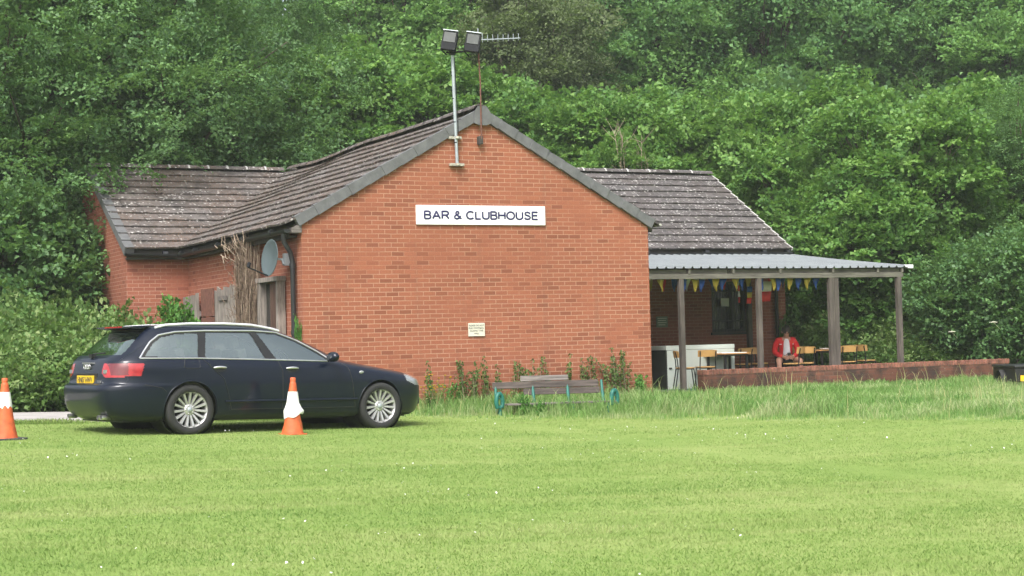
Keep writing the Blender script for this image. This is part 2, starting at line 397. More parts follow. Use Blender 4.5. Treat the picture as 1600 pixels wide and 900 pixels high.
# ------------------------------------------------------------------ ground, path, terrace
def build_ground():
    xs = np.concatenate([np.linspace(-700, -60, 14), np.arange(-50, 60, 1.0), np.linspace(70, 700, 14)])
    ys = np.concatenate([np.linspace(-300, -40, 8), np.arange(-34, 80, 1.0), np.linspace(90, 900, 16)])
    X, Y = np.meshgrid(xs, ys, indexing='ij'); Z = Gn(X, Y)
    rng = np.random.default_rng(1)
    Z = Z + np.where(Y > 13, .12 * np.sin(X * .7) * np.cos(Y * .6), 0) - .004
    nx, ny = len(xs), len(ys)
    V = np.stack([X, Y, Z], -1).reshape(-1, 3)
    F = [(i * ny + j, (i + 1) * ny + j, (i + 1) * ny + j + 1, i * ny + j + 1) for i in range(nx - 1) for j in range(ny - 1)]
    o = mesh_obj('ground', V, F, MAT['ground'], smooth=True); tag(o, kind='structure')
build_ground()
def sheet(name, x0, x1, y0, y1, off, m, n=24, thick=.12):
    b = MB(); xs = np.linspace(x0, x1, n)
    for a, c in zip(xs[:-1], xs[1:]):
        z = [G(a, y0) + off, G(c, y0) + off, G(c, y1) + off, G(a, y1) + off]
        b.add([(a, y0, z[0]), (c, y0, z[1]), (c, y1, z[2]), (a, y1, z[3])], [(0, 1, 2, 3)])
        b.add([(a, y0, z[0]), (c, y0, z[1]), (c, y0, z[1] - thick), (a, y0, z[0] - thick)], [(0, 3, 2, 1)])
    o = b.build(name, m); return tag(o, kind='structure')
sheet('path', -22, -1.5, -2.1, 0.75, .035, MAT['concrete'])
sheet('terrace', 6.6, 15.2, 2.28, 7.04, .02, MAT['paving'])

# ------------------------------------------------------------------ clubhouse
W, EH, AP, D1, WS = 6.5576, 3.0, 4.849, 7.05, 3.2
XL, XR, RZ = -1.25, 14.51, 4.97
BK = D1 + 2 * WS
RZL = 4.82
slope = (AP - EH) / (W / 2); wsl = (RZ - EH) / WS; wslL = (RZL - EH) / WS
club = empty('clubhouse', (0, 0, 0), 0, 'red brick clubhouse with dark tiled gable roof and white name board', 'building')
def sag(y):
    return .06 * math.exp(-((y - 8.0) / 1.5) ** 2) - .02 * math.exp(-((y - 5.4) / 1.0) ** 2)

b = MB()
b.prism([(0, -.5), (W, -.5), (W, EH), (W / 2, AP), (0, EH)], 0, .25, lambda a, c, h: (a, h, c))
b.build('gable_wall', MAT['brick'], club)
b = MB(); b.box(0, .25, .25, D1, -.5, 2.9); b.build('side_wall', MAT['brick_wing'], club)
b = MB(); b.box(W - .25, W, .25, D1, -.5, 2.9); b.build('side_wall', MAT['brick_wing'], club)
b = MB(); b.box(XL, .25, D1, D1 + .25, -.5, 2.9); b.build('wing_wall', MAT['brick_wing'], club)
b = MB()
b.prism([(D1 + .25, -.5), (BK, -.5), (BK, EH), (D1 + WS, RZL), (D1 + .25, EH + wslL * .25)], XL, XL + .25, lambda a, c, h: (h, a, c))
b.build('wing_end_wall', MAT['brick_wing'], club)
b = MB()
wx0, wx1, wz0, wz1 = 12.42, 13.42, 1.05, 2.24
b.box(W - .25, wx0, D1, D1 + .25, -.5, 2.9); b.box(wx1, XR, D1, D1 + .25, -.5, 2.9)
b.box(wx0, wx1, D1, D1 + .25, -.5, wz0); b.box(wx0, wx1, D1, D1 + .25, wz1, 2.9)
b.build('wing_wall', MAT['brick_wing'], club)
b = MB()
b.prism([(D1 + .25, -.5), (BK, -.5), (BK, EH), (D1 + WS, RZ), (D1 + .25, EH + wsl * .25)], XR - .25, XR, lambda a, c, h: (h, a, c))
b.build('wing_end_wall', MAT['brick_wing'], club)
b = MB(); b.box(XL + .25, XR - .25, BK - .25, BK, -.5, 2.9); b.build('rear_wall', MAT['brick_wing'], club)
# window in the right wing
wf = MB()
wf.box(wx0, wx1, D1 + .08, D1 + .15, wz0, wz0 + .07); wf.box(wx0, wx1, D1 + .08, D1 + .15, wz1 - .07, wz1)
wf.box(wx0, wx0 + .07, D1 + .082, D1 + .148, wz0 + .07, wz1 - .07); wf.box(wx1 - .07, wx1, D1 + .082, D1 + .148, wz0 + .07, wz1 - .07)
wf.box(12.98, 13.05, D1 + .075, D1 + .145, wz0 + .07, wz1 - .07)
win = wf.build('window', MAT['window_frame'], club)
g = MB(); g.box(wx0 + .05, wx1 - .05, D1 + .16, D1 + .18, wz0 + .05, wz1 - .05); g.build('pane', MAT['window_dark'], win)
g = MB()
for k in range(9):
    x = wx0 + .12 + k * .095; g.tube([(x, D1 + .055, wz0 + .01), (x, D1 + .055, wz1 - .01)], .008, 6)
for z in (1.3, 2.0): g.box(wx0 + .02, wx1 - .02, D1 + .04, D1 + .047, z, z + .03)
g.build('window_bars', MAT['window_frame'], win)
g = MB(); g.box(wx0 - .04, wx1 + .04, D1 - .05, D1 + .06, wz0 - .06, wz0 - .003); g.build('sill', MAT['window_frame'], win)

# tiled roofs: every tile its own slightly uneven slab
def tiles(name, O, e, s, n, L, nc, m, seed, gauge=.345, tw=.33, sagf=None):
    rng = np.random.default_rng(seed); O, e, s, n = (np.array(v, float) for v in (O, e, s, n))
    V = []; F = []; T = []
    for i in range(nc):
        nt_ = int(math.ceil(L / tw)); off = (i % 2) * tw * .5
        for j in range(-1, nt_ + 1):
            a0 = max(0, j * tw + off + .002); a1 = min(L, (j + 1) * tw + off - .003)
            if a1 - a0 < .02: continue
            jt = rng.normal(0, .004); j2 = rng.normal(0, .004); sl_ = rng.normal(0, .006); tt = rng.random()
            d0 = i * gauge - .01 + sl_; d1 = (i + 1) * gauge + .05
            base = len(V)
            for (aa, hj) in ((a0, jt), (a1, j2)):
                for (dd, hb, ht) in ((d0, .034, .068), (d1, .0, .026)):
                    for h in (hb, ht):
                        q = O + e * aa + s * dd + n * (h + hj * (dd == d0))
                        if sagf: q = q - np.array([0, 0, sagf(q[1]) * min(1, max(0, dd / (nc * gauge)))])
                        V.append(q)
            F += [tuple(base + k for k in f) for f in ((0, 1, 3, 2), (4, 6, 7, 5), (0, 4, 5, 1), (2, 3, 7, 6), (1, 5, 7, 3), (0, 2, 6, 4))]
            T += [tt] * 6
    o = mesh_obj(name, V, F, m, club)
    at = o.data.attributes.new('tint', 'FLOAT', 'FACE'); at.data.foreach_set('value', np.array(T, dtype=np.float32))
    return o
c_, s_ = math.cos(math.atan(slope)), math.sin(math.atan(slope))
cw, sw = math.cos(math.atan(wsl)), math.sin(math.atan(wsl))
ov = .2
TH = .10
RIDGE_Y = D1 + WS
def eave(x, z, nx, nz): return (x + nx * TH, z + nz * TH)
# main roof, left and right pitch
ex, ez = -ov * 1.0, EH - slope * ov
ncm = int(round((W / 2 + ov) / c_ / .345))
gm = (W / 2 + ov) / c_ / ncm
tiles('roof', (ex - s_ * TH, -.05, ez + c_ * TH), (0, 1, 0), (c_, 0, s_), (-s_, 0, c_), RIDGE_Y + .3, ncm, MAT['tile_old'], 3, gm, sagf=sag)
tiles('roof', (W + ov + s_ * TH, -.05, ez + c_ * TH), (0, 1, 0), (-c_, 0, s_), (s_, 0, c_), RIDGE_Y + .3, ncm, MAT['tile'], 4, gm, sagf=sag)
# wings: front and back pitch
ncw = int(round((WS + ov) / cw / .345)); gw = (WS + ov) / cw / ncw
wez = EH - wsl * ov
tiles('wing_roof', (W / 2 + .15, D1 - ov - sw * TH, wez + cw * TH), (1, 0, 0), (0, cw, sw), (0, -sw, cw), XR + .06 - (W / 2 + .15), ncw, MAT['tile'], 5, gw)
cl_, sl2 = math.cos(math.atan(wslL)), math.sin(math.atan(wslL)); wezL = EH - wslL * ov
tiles('wing_roof', (XL - .06, D1 - ov - sl2 * TH, wezL + cl_ * TH), (1, 0, 0), (0, cl_, sl2), (0, -sl2, cl_), W / 2 + .1 - (XL - .06), ncw, MAT['tile_old'], 6, (WS + ov) / cl_ / ncw)
tiles('wing_roof', (W / 2 + .5, BK + ov + sw * TH, wez + cw * TH), (1, 0, 0), (0, -cw, sw), (0, sw, cw), XR + .06 - W / 2 - .5, ncw, MAT['tile'], 7, gw)
tiles('wing_roof', (XL - .06, BK + ov + sl2 * TH, wezL + cl_ * TH), (1, 0, 0), (0, -cl_, sl2), (0, sl2, cl_), W / 2 + .56 - XL, ncw, MAT['tile_old'], 17, (WS + ov) / cl_ / ncw)
# roof decks under the tiles
b = MB()
for sg, x0 in ((1, 0), (-1, W)):
    pr = [(x0 - sg * .12, EH - slope * .12), (W / 2, AP), (W / 2, AP + .085), (x0 - sg * .12, EH - slope * .12 + .085)]
    b.prism(pr, .05, RIDGE_Y - .3, lambda a, c, h: (a, h, c - sag(h) * .5 - .03))
for sg, y0 in ((1, D1), (-1, BK)):
    for rz_, ws_, xa, xb in ((RZL, wslL, XL + .02, W / 2 - .02), (RZ, wsl, W / 2, XR - .02)):
        pr = [(y0 - sg * .12, EH - ws_ * .12), (D1 + WS, rz_), (D1 + WS, rz_ + .085), (y0 - sg * .12, EH - ws_ * .12 + .085)]
        b.prism(pr, xa, xb, lambda a, c, h: (h, a, c - .012))
b.build('roof_deck', MAT['fascia'], club)
# ridge tiles
def ridge(name, p0, p1, m, n, joint, sagf=None):
    b = MB(); p0, p1 = np.array(p0, float), np.array(p1, float); d = (p1 - p0); L = np.linalg.norm(d); d /= L
    side = np.cross(d, (0, 0, 1)); side /= np.linalg.norm(side)
    rng = random.Random(n)
    for k in range(n):
        a0, a1 = L * k / n + .006, L * (k + 1) / n - .006; V = []; up = rng.uniform(-.006, .006)
        for a in (a0, a1):
            for rr in (.135, .115):
                for q in range(7):
                    t = PI * (.06 + .88 * q / 6); P = p0 + d * a + side * rr * math.cos(t) * 1.1 + np.array([0, 0, 1]) * (rr * math.sin(t) * .8 - .02 + up)
                    if sagf: P = P - np.array([0, 0, sagf(P[1])])
                    V.append(P)
        F = [(q, q + 1, 14 + q + 1, 14 + q) for q in range(6)] + [(7 + q, 21 + q, 21 + q + 1, 7 + q + 1) for q in range(6)]
        F += [(q, 7 + q, 8 + q, q + 1) for q in range(6)] + [(14 + q, 15 + q, 22 + q, 21 + q) for q in range(6)]
        b.add(V, F, 0, False)
        if k:
            V = []
            for a in (a0 - .03, a0 + .012):
                for q in range(7):
                    t = PI * (.06 + .88 * q / 6); P = p0 + d * a + side * .143 * math.cos(t) * 1.1 + np.array([0, 0, 1]) * (.147 * math.sin(t) * .8 - .018)
                    if sagf: P = P - np.array([0, 0, sagf(P[1])])
                    V.append(P)
            b.add(V, [(q, q + 1, 8 + q, 7 + q) for q in range(6)], 1, False)
    o = b.build(name, [m, joint], club); 
    a = o.data.attributes.new('tint', 'FLOAT', 'FACE'); a.data.foreach_set('value', np.random.default_rng(n).random(len(o.data.polygons)).astype(np.float32))
    return o
ridge('ridge_tiles', (W / 2, .0, AP + .155), (W / 2, RIDGE_Y - .1, AP + .155), MAT['tile_old'], 23, MAT['tile'], sag)
ridge('ridge_tiles', (W / 2 + .6, D1 + WS, RZ + .15), (XR + .05, D1 + WS, RZ + .15), MAT['tile'], 17, MAT['verge_pale'])
ridge('ridge_tiles', (XL - .05, D1 + WS, RZL + .15), (W / 2 - .2, D1 + WS, RZL + .15), MAT['tile_old'], 10, MAT['verge_pale'])
# verge caps on the front gable
b = MB()
for sg, x0 in ((1, 0.), (-1, W)):
    L = math.hypot(W / 2, AP - EH); n = 11; st = L / n
    for k in range(n):
        a0, a1 = k * st - (.06 if k == 0 else .02), (k + 1) * st
        pr = [(a0, -.012), (a1, .0), (a1, .158), (a0, .172)]
        yo = -.06 - .012 * (k % 2) 
        b.prism(pr, yo, .10, lambda a, c, h: (x0 + sg * (a * c_ - c * s_), h, EH + a * s_ + c * c_))
b.build('verge_caps', MAT['verge'], club, bevel=.004)
b = MB(); b.prism([(W / 2 - .16, AP - .10), (W / 2 - .07, AP - .13), (W / 2 + .07, AP - .13), (W / 2 + .16, AP - .10), (W / 2 + .15, AP + .10), (W / 2 + .08, AP + .20), (W / 2 - .08, AP + .20), (W / 2 - .15, AP + .10)], -.092, -.074, lambda a, c, h: (a, h, c))
b.build('apex_cap', MAT['verge'], club)
# verges of the wings
for xx, m_, nm in ((XR, 'verge_pale', 'wing_verge'), (XL, 'verge', 'wing_verge')):
    b = MB(); L = math.hypot(WS + ov, (WS + ov) * wsl); n = ncw; sg = 1 if xx > 0 else -1
    for k in range(n):
        a0, a1 = k * L / n - .02, (k + 1) * L / n - .004
        y0, z0 = D1 - ov, EH - wsl * ov
        if xx > 0:
            pr = [(a0, .095), (a1, .08), (a1, .145), (a0, .178)]; h0, h1 = XR + .03, XR + .06
        else:
            pr = [(a0, -.01), (a1, .0), (a1, .15), (a0, .178)]; h0, h1 = XL - .09, XL + .10; z0 = wezL
        CC, SS = (cw, sw) if xx > 0 else (cl_, sl2)
        b.prism(pr, h0, h1, lambda a, c, h: (h, y0 + a * CC - c * SS, z0 + a * SS + c * CC))
    b.build(nm, MAT[m_], club, bevel=.003)
b = MB()
b.prism([(0, 0), ((WS + ov) / cw, 0), ((WS + ov) / cw, .08), (0, .08)], XR + .005, XR + .025, lambda a, c, h: (h, D1 - ov + a * cw - c * sw, EH - wsl * ov + a * sw + c * cw))
b.build('bargeboard', MAT['fascia'], club)
# fascias, soffits, gutters
def gutter(name, p0, p1, out, parent=club):
    b = MB(); p0, p1, out = (np.array(v, float) for v in (p0, p1, out)); V = []
    for P in (p0, p1):
        for rr in (.06, .052):
            for q in range(9):
                t = PI + PI * q / 8; V.append(P + out * (rr * math.cos(t)) + np.array([0, 0, rr * math.sin(t)]))
    F = [(q, q + 1, 18 + q + 1, 18 + q) for q in range(8)] + [(9 + q, 27 + q, 27 + q + 1, 9 + q + 1) for q in range(8)] + [tuple(range(9)), tuple(range(18, 27))] + [(0, 9, 27, 18), (8, 26, 35, 17)]
    b.add(V, F, 0, False)
    L = np.linalg.norm(p1 - p0)
    for k in range(int(L / 1.6) + 1):
        P = p0 + (p1 - p0) * ((k + .5) * 1.6 / L if (k + .5) * 1.6 < L else .98)
        d = (p1 - p0) / L
        b.tube([P - d * .05, P + d * .05], .068, 10)
    return b.build(name, MAT['plastic_black'], parent)
gutter('gutter', (-ov - .035, .02, EH - .085), (-ov - .035, D1 - ov - .06, EH - .12), (1, 0, 0))
gutter('gutter', (XL - .08, D1 - ov - .035, EH - .085), (-ov - .1, D1 - ov - .035, EH - .115), (0, 1, 0))
gutter('gutter', (W + .01, D1 - ov - .035, EH - .10), (XR + .10, D1 - ov - .035, EH - .09), (0, 1, 0))
b = MB(); b.box(-.16, -.13, .22, D1 - .16, 2.79, 2.965); b.box(-.129, -.002, .22, D1 - .13, 2.80, 2.825); b.build('fascia', MAT['fascia'], club)
b = MB(); b.box(XL - .02, -.165, D1 - .16, D1 - .13, 2.79, 2.965); b.box(XL - .02, -.165, D1 - .129, D1 - .002, 2.80, 2.825); b.build('fascia', MAT['fascia'], club)
b = MB(); b.box(W + .01, XR + .04, D1 - .16, D1 - .13, 2.82, 2.965); b.box(W + .01, XR + .04, D1 - .129, D1 - .002, 2.83, 2.85); b.build('fascia', MAT['fascia'], club)
b = MB(); b.prism([(-.175, 2.86), (-.004, 2.86), (-.004, 3.02), (-.175, 2.93)], -.03, .215, lambda a, c, h: (a, h, c)); b.build('eaves_box_end', MAT['greywood_x'], club)
b = MB(); b.tube([(-ov - .035, .22, 2.86), (-ov - .03, .22, 2.72), (-.11, .26, 2.55), (-.075, .27, 2.4), (-.075, .27, -.2)], .042, 12)
for z in (2.3, 1.2, .3): b.tube([(-.075, .27, z), (-.075, .27, z + .07)], .052, 12)
b.build('downpipe', MAT['plastic_black'], club)
b = MB(); b.tube([(14.2, D1 - ov - .02, 2.85), (14.2, D1 - ov, 2.75), (14.2, D1 - .09, 2.6), (14.2, D1 - .08, 2.5), (14.2, D1 - .08, -.1)], .042, 12)
for z in (2.2, 1.1): b.tube([(14.2, D1 - .08, z), (14.2, D1 - .08, z + .07)], .052, 12)
b.build('downpipe', MAT['plastic_black'], club)

# ------------------------------------------------------------------ writing
def text_mesh(s, width, height, depth=.004):
    c = bpy.data.curves.new('t', 'FONT'); c.body = s; c.size = 1; c.align_x = 'CENTER'; c.align_y = 'CENTER'; c.extrude = .01; c.resolution_u = 4
    o = bpy.data.objects.new('t', c); COL.objects.link(o)
    bpy.context.view_layer.update()
    dg = bpy.context.evaluated_depsgraph_get(); me = bpy.data.meshes.new_from_object(o.evaluated_get(dg))
    bpy.data.objects.remove(o)
    n = len(me.vertices); a = np.empty(n * 3); me.vertices.foreach_get('co', a); a = a.reshape(-1, 3)
    lo, hi = a.min(0), a.max(0)
    k = np.array([width, height, depth]) / np.maximum(hi - lo, 1e-6)
    a = (a - (lo + hi) / 2) * k
    me.vertices.foreach_set('co', a.ravel()); me.update()
    return me
def text_on(name, s, width, height, mat, parent, M, depth=.004):
    me = text_mesh(s, width, height, depth); me.transform(M); me.materials.append(mat)
    o = bpy.data.objects.new(name, me); COL.objects.link(o); o.parent = parent
    return o
FACE = Matrix.Rotation(PI / 2, 4, 'X')          # text standing upright, read from -y

sg_ = empty('name_sign', (3.246, -.02, 3.17), 0, 'long white board reading BAR & CLUBHOUSE high on the brick gable', 'sign')
b = MB(); b.box(-1.22, 1.22, -.014, .016, -.165, .165); b.build('board', MAT['white'], sg_, bevel=.003)
def arc(cx, cy, rx, ry, a0, a1, n=14): return [(cx + rx * math.cos(rad(a)), cy + ry * math.sin(rad(a))) for a in np.linspace(a0, a1, n)]
GLYPH = {'B': (.60, [[(0, 0), (0, 1), (.34, 1)] + arc(.34, .765, .22, .235, 90, -90) + [(0, .53)], [(0, .53), (.36, .53)] + arc(.36, .265, .24, .265, 90, -90) + [(0, 0)]]),
         'A': (.74, [[(0, 0), (.37, 1), (.74, 0)], [(.14, .34), (.60, .34)]]),
         'R': (.66, [[(0, 0), (0, 1), (.38, 1)] + arc(.38, .74, .24, .26, 90, -90) + [(0, .48)], [(.34, .48), (.50, .30), (.66, 0)]]),
         '&': (.72, [[(.72, 0), (.24, .60), (.17, .76), (.21, .92), (.33, 1), (.46, .93), (.48, .80), (.40, .67), (.13, .45), (.03, .27), (.08, .09), (.25, 0), (.43, .05), (.57, .22), (.64, .43)]]),
         'C': (.72, [arc(.39, .5, .39, .5, 42, 318, 24)]), 'L': (.50, [[(0, 1), (0, 0), (.5, 0)]]),
         'U': (.64, [[(0, 1), (0, .33)] + arc(.32, .33, .32, .33, 180, 360, 16) + [(.64, 1)]]), 'H': (.64, [[(0, 0), (0, 1)], [(.64, 0), (.64, 1)], [(0, .53), (.64, .53)]]),
         'O': (.78, [arc(.39, .5, .39, .5, 90, 450, 32)]), 'E': (.56, [[(.56, 1), (0, 1), (0, 0), (.56, 0)], [(0, .53), (.52, .53)]]),
         'S': (.62, [[(.58, .75), (.50, .92), (.31, 1), (.13, .93), (.06, .76), (.14, .61), (.32, .53), (.51, .44), (.61, .27), (.52, .08), (.31, 0), (.10, .07), (.02, .27)]])}
def stroke_text(name, text, width, height, mat, parent, loc):
    adv = []; x = 0
    for ch in text:
        if ch == ' ': x += .34; continue
        adv.append((ch, x)); x += GLYPH[ch][0] + .21
    tot = x - .21; k = width / tot; b = MB(); r_ = .105 * height
    for ch, x0 in adv:
        for pl in GLYPH[ch][1]:
            pl = [(x0 * k + px * k - width / 2, 0., py * (height - 2 * r_) + r_ - height / 2) for px, py in pl]
            out = [np.array(pl[0])]
            for q in pl[1:]:
                d = np.array(q) - out[-1]; L = np.linalg.norm(d)
                if L > 4 * r_: out += [out[-1] + d * (r_ * .3 / L), np.array(q) - d * (r_ * .3 / L)]
                out.append(np.array(q))
            b.tube(out, r_, 8)
    o = b.build(name, mat, parent); 
    for v in o.data.vertices: v.co.y *= .18
    o.location = loc; return o
stroke_text('lettering', 'BAR & CLUBHOUSE', 2.14, .158, MAT['navy'], sg_, (0, -.0155, -.003))
sg2 = empty('warning_sign', (3.096, -.014, 1.209), 0, 'small cream notice about football low on the brick gable', 'sign')
b = MB(); b.box(-.154, .154, -.009, .011, -.113, .113); b.build('board', MAT['cream'], sg2, bevel=.002)
for i, (ln, wd) in enumerate((('PLEASE DO NOT', .285), ('PLAY FOOTBALL', .285), ('AGAINST THIS', .25), ('WALL', .095))):
    text_on('lettering', ln, wd, .028, MAT['ink'], sg2, Matrix.Translation((-.004, -.011, .072 - i * .046)) @ FACE, .002)
nt_ = empty('wall_notice', (11.05, D1 - .012, 1.325), 0, 'dull green notice on the shaded wall under the veranda', 'sign')
b = MB(); b.box(-.15, .15, -.008, .01, -.125, .125); b.build('board', MAT['greennote'], nt_)
b = MB()
for k, (x0, x1) in enumerate(((-.12, .12), (-.11, .1), (-.12, .11), (-.1, .08))): b.box(x0, x1, -.0105, -.0085, .075 - k * .05, .088 - k * .05)
b.build('lettering', MAT['cream'], nt_)
pp = MB(); pp.add([(12.70, D1 + .022, 1.66), (12.93, D1 + .03, 1.65), (12.925, D1 + .024, 1.845), (12.70, D1 + .026, 1.85), (12.70, D1 + .027, 1.66), (12.93, D1 + .035, 1.65), (12.925, D1 + .029, 1.845), (12.70, D1 + .031, 1.85)], [(0, 1, 2, 3), (7, 6, 5, 4), (0, 4, 5, 1), (2, 6, 7, 3)])
tag(pp.build('paper_sheet', MAT['paper']), 'white paper sheet fixed to the dark barred window', 'notice')

# ------------------------------------------------------------------ things on the gable and side wall
fl = empty('floodlight_mast', (2.79, -.065, 4.0), 0, 'galvanised pole with two black floodlights bolted to the gable', 'floodlight')
b = MB(); b.tube([(.0, 0, .0), (-.012, 0, .5), (-.045, -.01, 1.93)], .028, 12); b.build('pole', MAT['galv'], fl)
b = MB()
for z in (.4, .75, 1.15, 1.55): b.tube([(-.012 - .017 * z, 0, z), (-.012 - .017 * z, 0, z + .014)], .031, 10)
b.tube([(.03, -.01, .55), (.026, -.012, .9), (.0, -.02, 1.5), (-.01, -.02, 1.86), (.1, -.02, 1.87), (.2, -.03, 1.82)], .006, 6)
b.build('cable', MAT['lampblack'], fl)
for z, x0, x1 in ((.03, -.13, .13), (.49, -.14, .09)):
    b = MB(); b.box(x0, x1, -.01, .06, z - .022, z + .022); b.tube([(0, -.036, z - .02), (0, -.036, z + .02)], .036, 12)
    for x in (x0 + .03, x1 - .03): b.tube([(x, -.018, z), (x, -.008, z)], .01, 6)
    b.build('bracket', MAT['galvdark'], fl)
b = MB(); b.tube([(-.16, -.02, 1.94), (.34, -.02, 1.99)], .017, 8); b.box(-.09, -.0, -.05, .02, 1.90, 1.97); b.build('crossbar', MAT['lampblack'], fl)
for (x, z, yw) in ((-.115, 2.10, -.55), (.315, 2.09, -.5)):
    Mx = Matrix.Translation((x, -.07, z)) @ Matrix.Rotation(yw, 4, 'Z') @ Matrix.Rotation(.16, 4, 'Y') @ Matrix.Rotation(-.28, 4, 'X')
    b = MB(); b.prism([(-.10, -.17), (.05, -.13), (.05, .14), (-.10, .17)], -.125, .125, lambda a, c, h: tuple(Mx @ Vector((h, a, c))))
    for k in range(5): b.box(-.11 + k * .05, -.10 + k * .05, .05, .09, -.1, .1, 0, Mx)
    hd = b.build('floodlight', MAT['lampblack'], fl, bevel=.006)
    b = MB(); b.box(-.10, .10, -.112, -.106, -.035, .145, 0, Mx); b.build('lens', plain('lamp_glass', (.05, .058, .056), .45, 0, .15, 9, spec=.25), hd)
    b = MB(); b.box(-.13, .13, -.13, -.02, .170, .182, 0, Mx); b.build('visor', MAT['galv'], hd)
    b = MB(); b.tube([tuple(Mx @ Vector((-.135, 0, .03))), tuple(Mx @ Vector((-.135, .05, -.12))), tuple(Mx @ Vector((-.03, .09, -.19)))], .012, 6); b.build('bracket', MAT['lampblack'], hd)
an = empty('television_aerial', (3.24, -.06, 4.45), 0, 'thin rusty mast with a comb shaped aerial at the gable apex', 'aerial')
b = MB(); b.tube([(.0, -.045, .03), (.004, -.045, 1.0), (-.02, -.045, 1.62)], .013, 8); b.build('mast', MAT['rust'], an)
b = MB(); b.tube([(-.02, -.045, 1.62), (-.015, -.045, 1.93)], .011, 8); b.build('mast_top', MAT['galv'], an)
b = MB(); b.tube([(.02, -.045, 1.735), (.77, -.09, 1.80)], .012, 6)
for k in range(8):
    t = .06 + k * .128; x, y, z = .02 + .75 * t, -.045 - .045 * t, 1.735 + .065 * t
    hgt = .085 if k not in (0,) else .12
    b.tube([(x, y, z - hgt * .4), (x, y, z + hgt)], .0055, 6)
b.build('yagi_array', MAT['galv'], an)
b = MB(); b.box(-.045, .03, -.05, .05, -.06, .075); b.tube([(-.02, -.03, .0), (-.04, -.04, -.09)], .012, 6); b.build('junction_box', MAT['fascia'], an, bevel=.006)

ds = empty('satellite_dish', (-.06, .62, 2.47), 0, 'grey satellite dish on the side wall beside the downpipe', 'satellite dish')
nrm = Vector((-.985, -.13, .12)).normalized(); Md = Matrix.Translation((-.26, -.05, 0)) @ nrm.to_track_quat('Z', 'Y').to_matrix().to_4x4()
b = MB(); prof = [(.001, .0), (.1, .006), (.2, .024), (.27, .044), (.305, .058), (.312, .055), (.305, .046), (.2, .008), (.1, -.012), (.001, -.018)]
b.lathe(prof, 40); o = b.build('reflector', MAT['dishgrey'], ds); o.data.transform(Md)
b = MB(); P0 = Md @ Vector((0, -.3, .04)); P1 = Md @ Vector((0, -.2, .42))
b.tube([P0, P1], .012, 8); b.tube([P1, Md @ Vector((0, -.12, .40))], .03, 10); b.build('receiver_arm', MAT['lampblack'], ds)
b = MB(); b.tube([tuple(Md @ Vector((0, 0, -.02))), (-.1, -.06, -.02), (-.08, -.08, -.1)], .02, 8); b.box(-.075, .055, -.13, -.02, -.12, .08); b.build('wall_bracket', MAT['galv'], ds)

# ------------------------------------------------------------------ side yard: doorway, boards, dead creeper
dw = empty('side_doorway', (-.02, 1.4, G(0, 1.4)), 0, 'weathered timber door frame with half open brown door near the downpipe', 'doorway')
h = 2.19 - G(0, 1.4)
b = MB(); b.box(-.14, .0, -.55, -.46, 0, h - .08); b.box(-.14, .0, .40, .58, 0, h - .08); b.box(-.16, .0, -.6, .62, h - .08, h); b.build('frame', MAT['greywood'], dw, bevel=.004)
b = MB()
for k in range(5): b.box(-.07, -.035, -.455 + k * .105, -.357 + k * .105, .02, h - .1)
b.build('door', MAT['browndoor'], dw)
b = MB(); b.box(-.03, -.012, .07, .398, .02, h - .1); b.build('gap_shade', MAT['window_dark'], dw)  # black sheet painting the shade of the open gap beside the door
gt = empty('plank_gate', (-.16, 3.8, G(0, 3.8)), 0, 'tall gate of weathered grey planks between the dead creeper and brown sheet', 'gate')
rng = random.Random(5); b = MB()
for k in range(8):
    y = -.80 + k * .2; hh = 2.19 + rng.uniform(-.05, .03) - (k == 7) * .04
    b.prism([(y, 0), (y + .19, 0), (y + .19 + rng.uniform(-.012, .012), hh), (y + rng.uniform(-.012, .012), hh - rng.uniform(0, .05))], -.02 + rng.uniform(-.006, .006), .006, lambda a, c, h_: (h_, a, c))
b.build('planks', MAT['greywood'], gt)
for q in ((.008, .05, -.8, .8, .5, .62), (.008, .05, -.8, .8, 1.6, 1.72), (-.05, -.03, -.1, .45, 1.95, 2.03)): b = MB(); b.box(*q); b.build('rail', MAT['greywood_x'], gt)
bs = empty('brown_sheet', (-.18, 5.05, G(0, 5)), 0, 'brown metal sheet standing upright between plank gate and ivy', 'panel')
b = MB(); b.box(-.012, .012, -.42, .42, 0, 1.66); b.box(-.012, .014, -.42, .42, 1.68, 2.2); b.build('sheet', MAT['rust'], bs)
b = MB(); b.box(.015, .06, -.4, -.34, 0, 2.15); b.box(.015, .06, .34, .4, 0, 2.15); b.build('batten', MAT['browndoor'], bs)
fp = empty('fence_panel', (-.12, 6.45, G(0, 6.4)), 0, 'grey board panel in the wall corner, half covered by ivy', 'fence panel')
b = MB()
for k in range(6): b.box(-.015, .01, -.55 + k * .185, -.375 + k * .185, 0, 2.13 + rng.uniform(-.03, .03))
b.build('boards', MAT['greywood'], fp)
b = MB(); b.box(.012, .05, -.55, .55, 1.7, 1.8); b.build('rail', MAT['greywood_x'], fp)

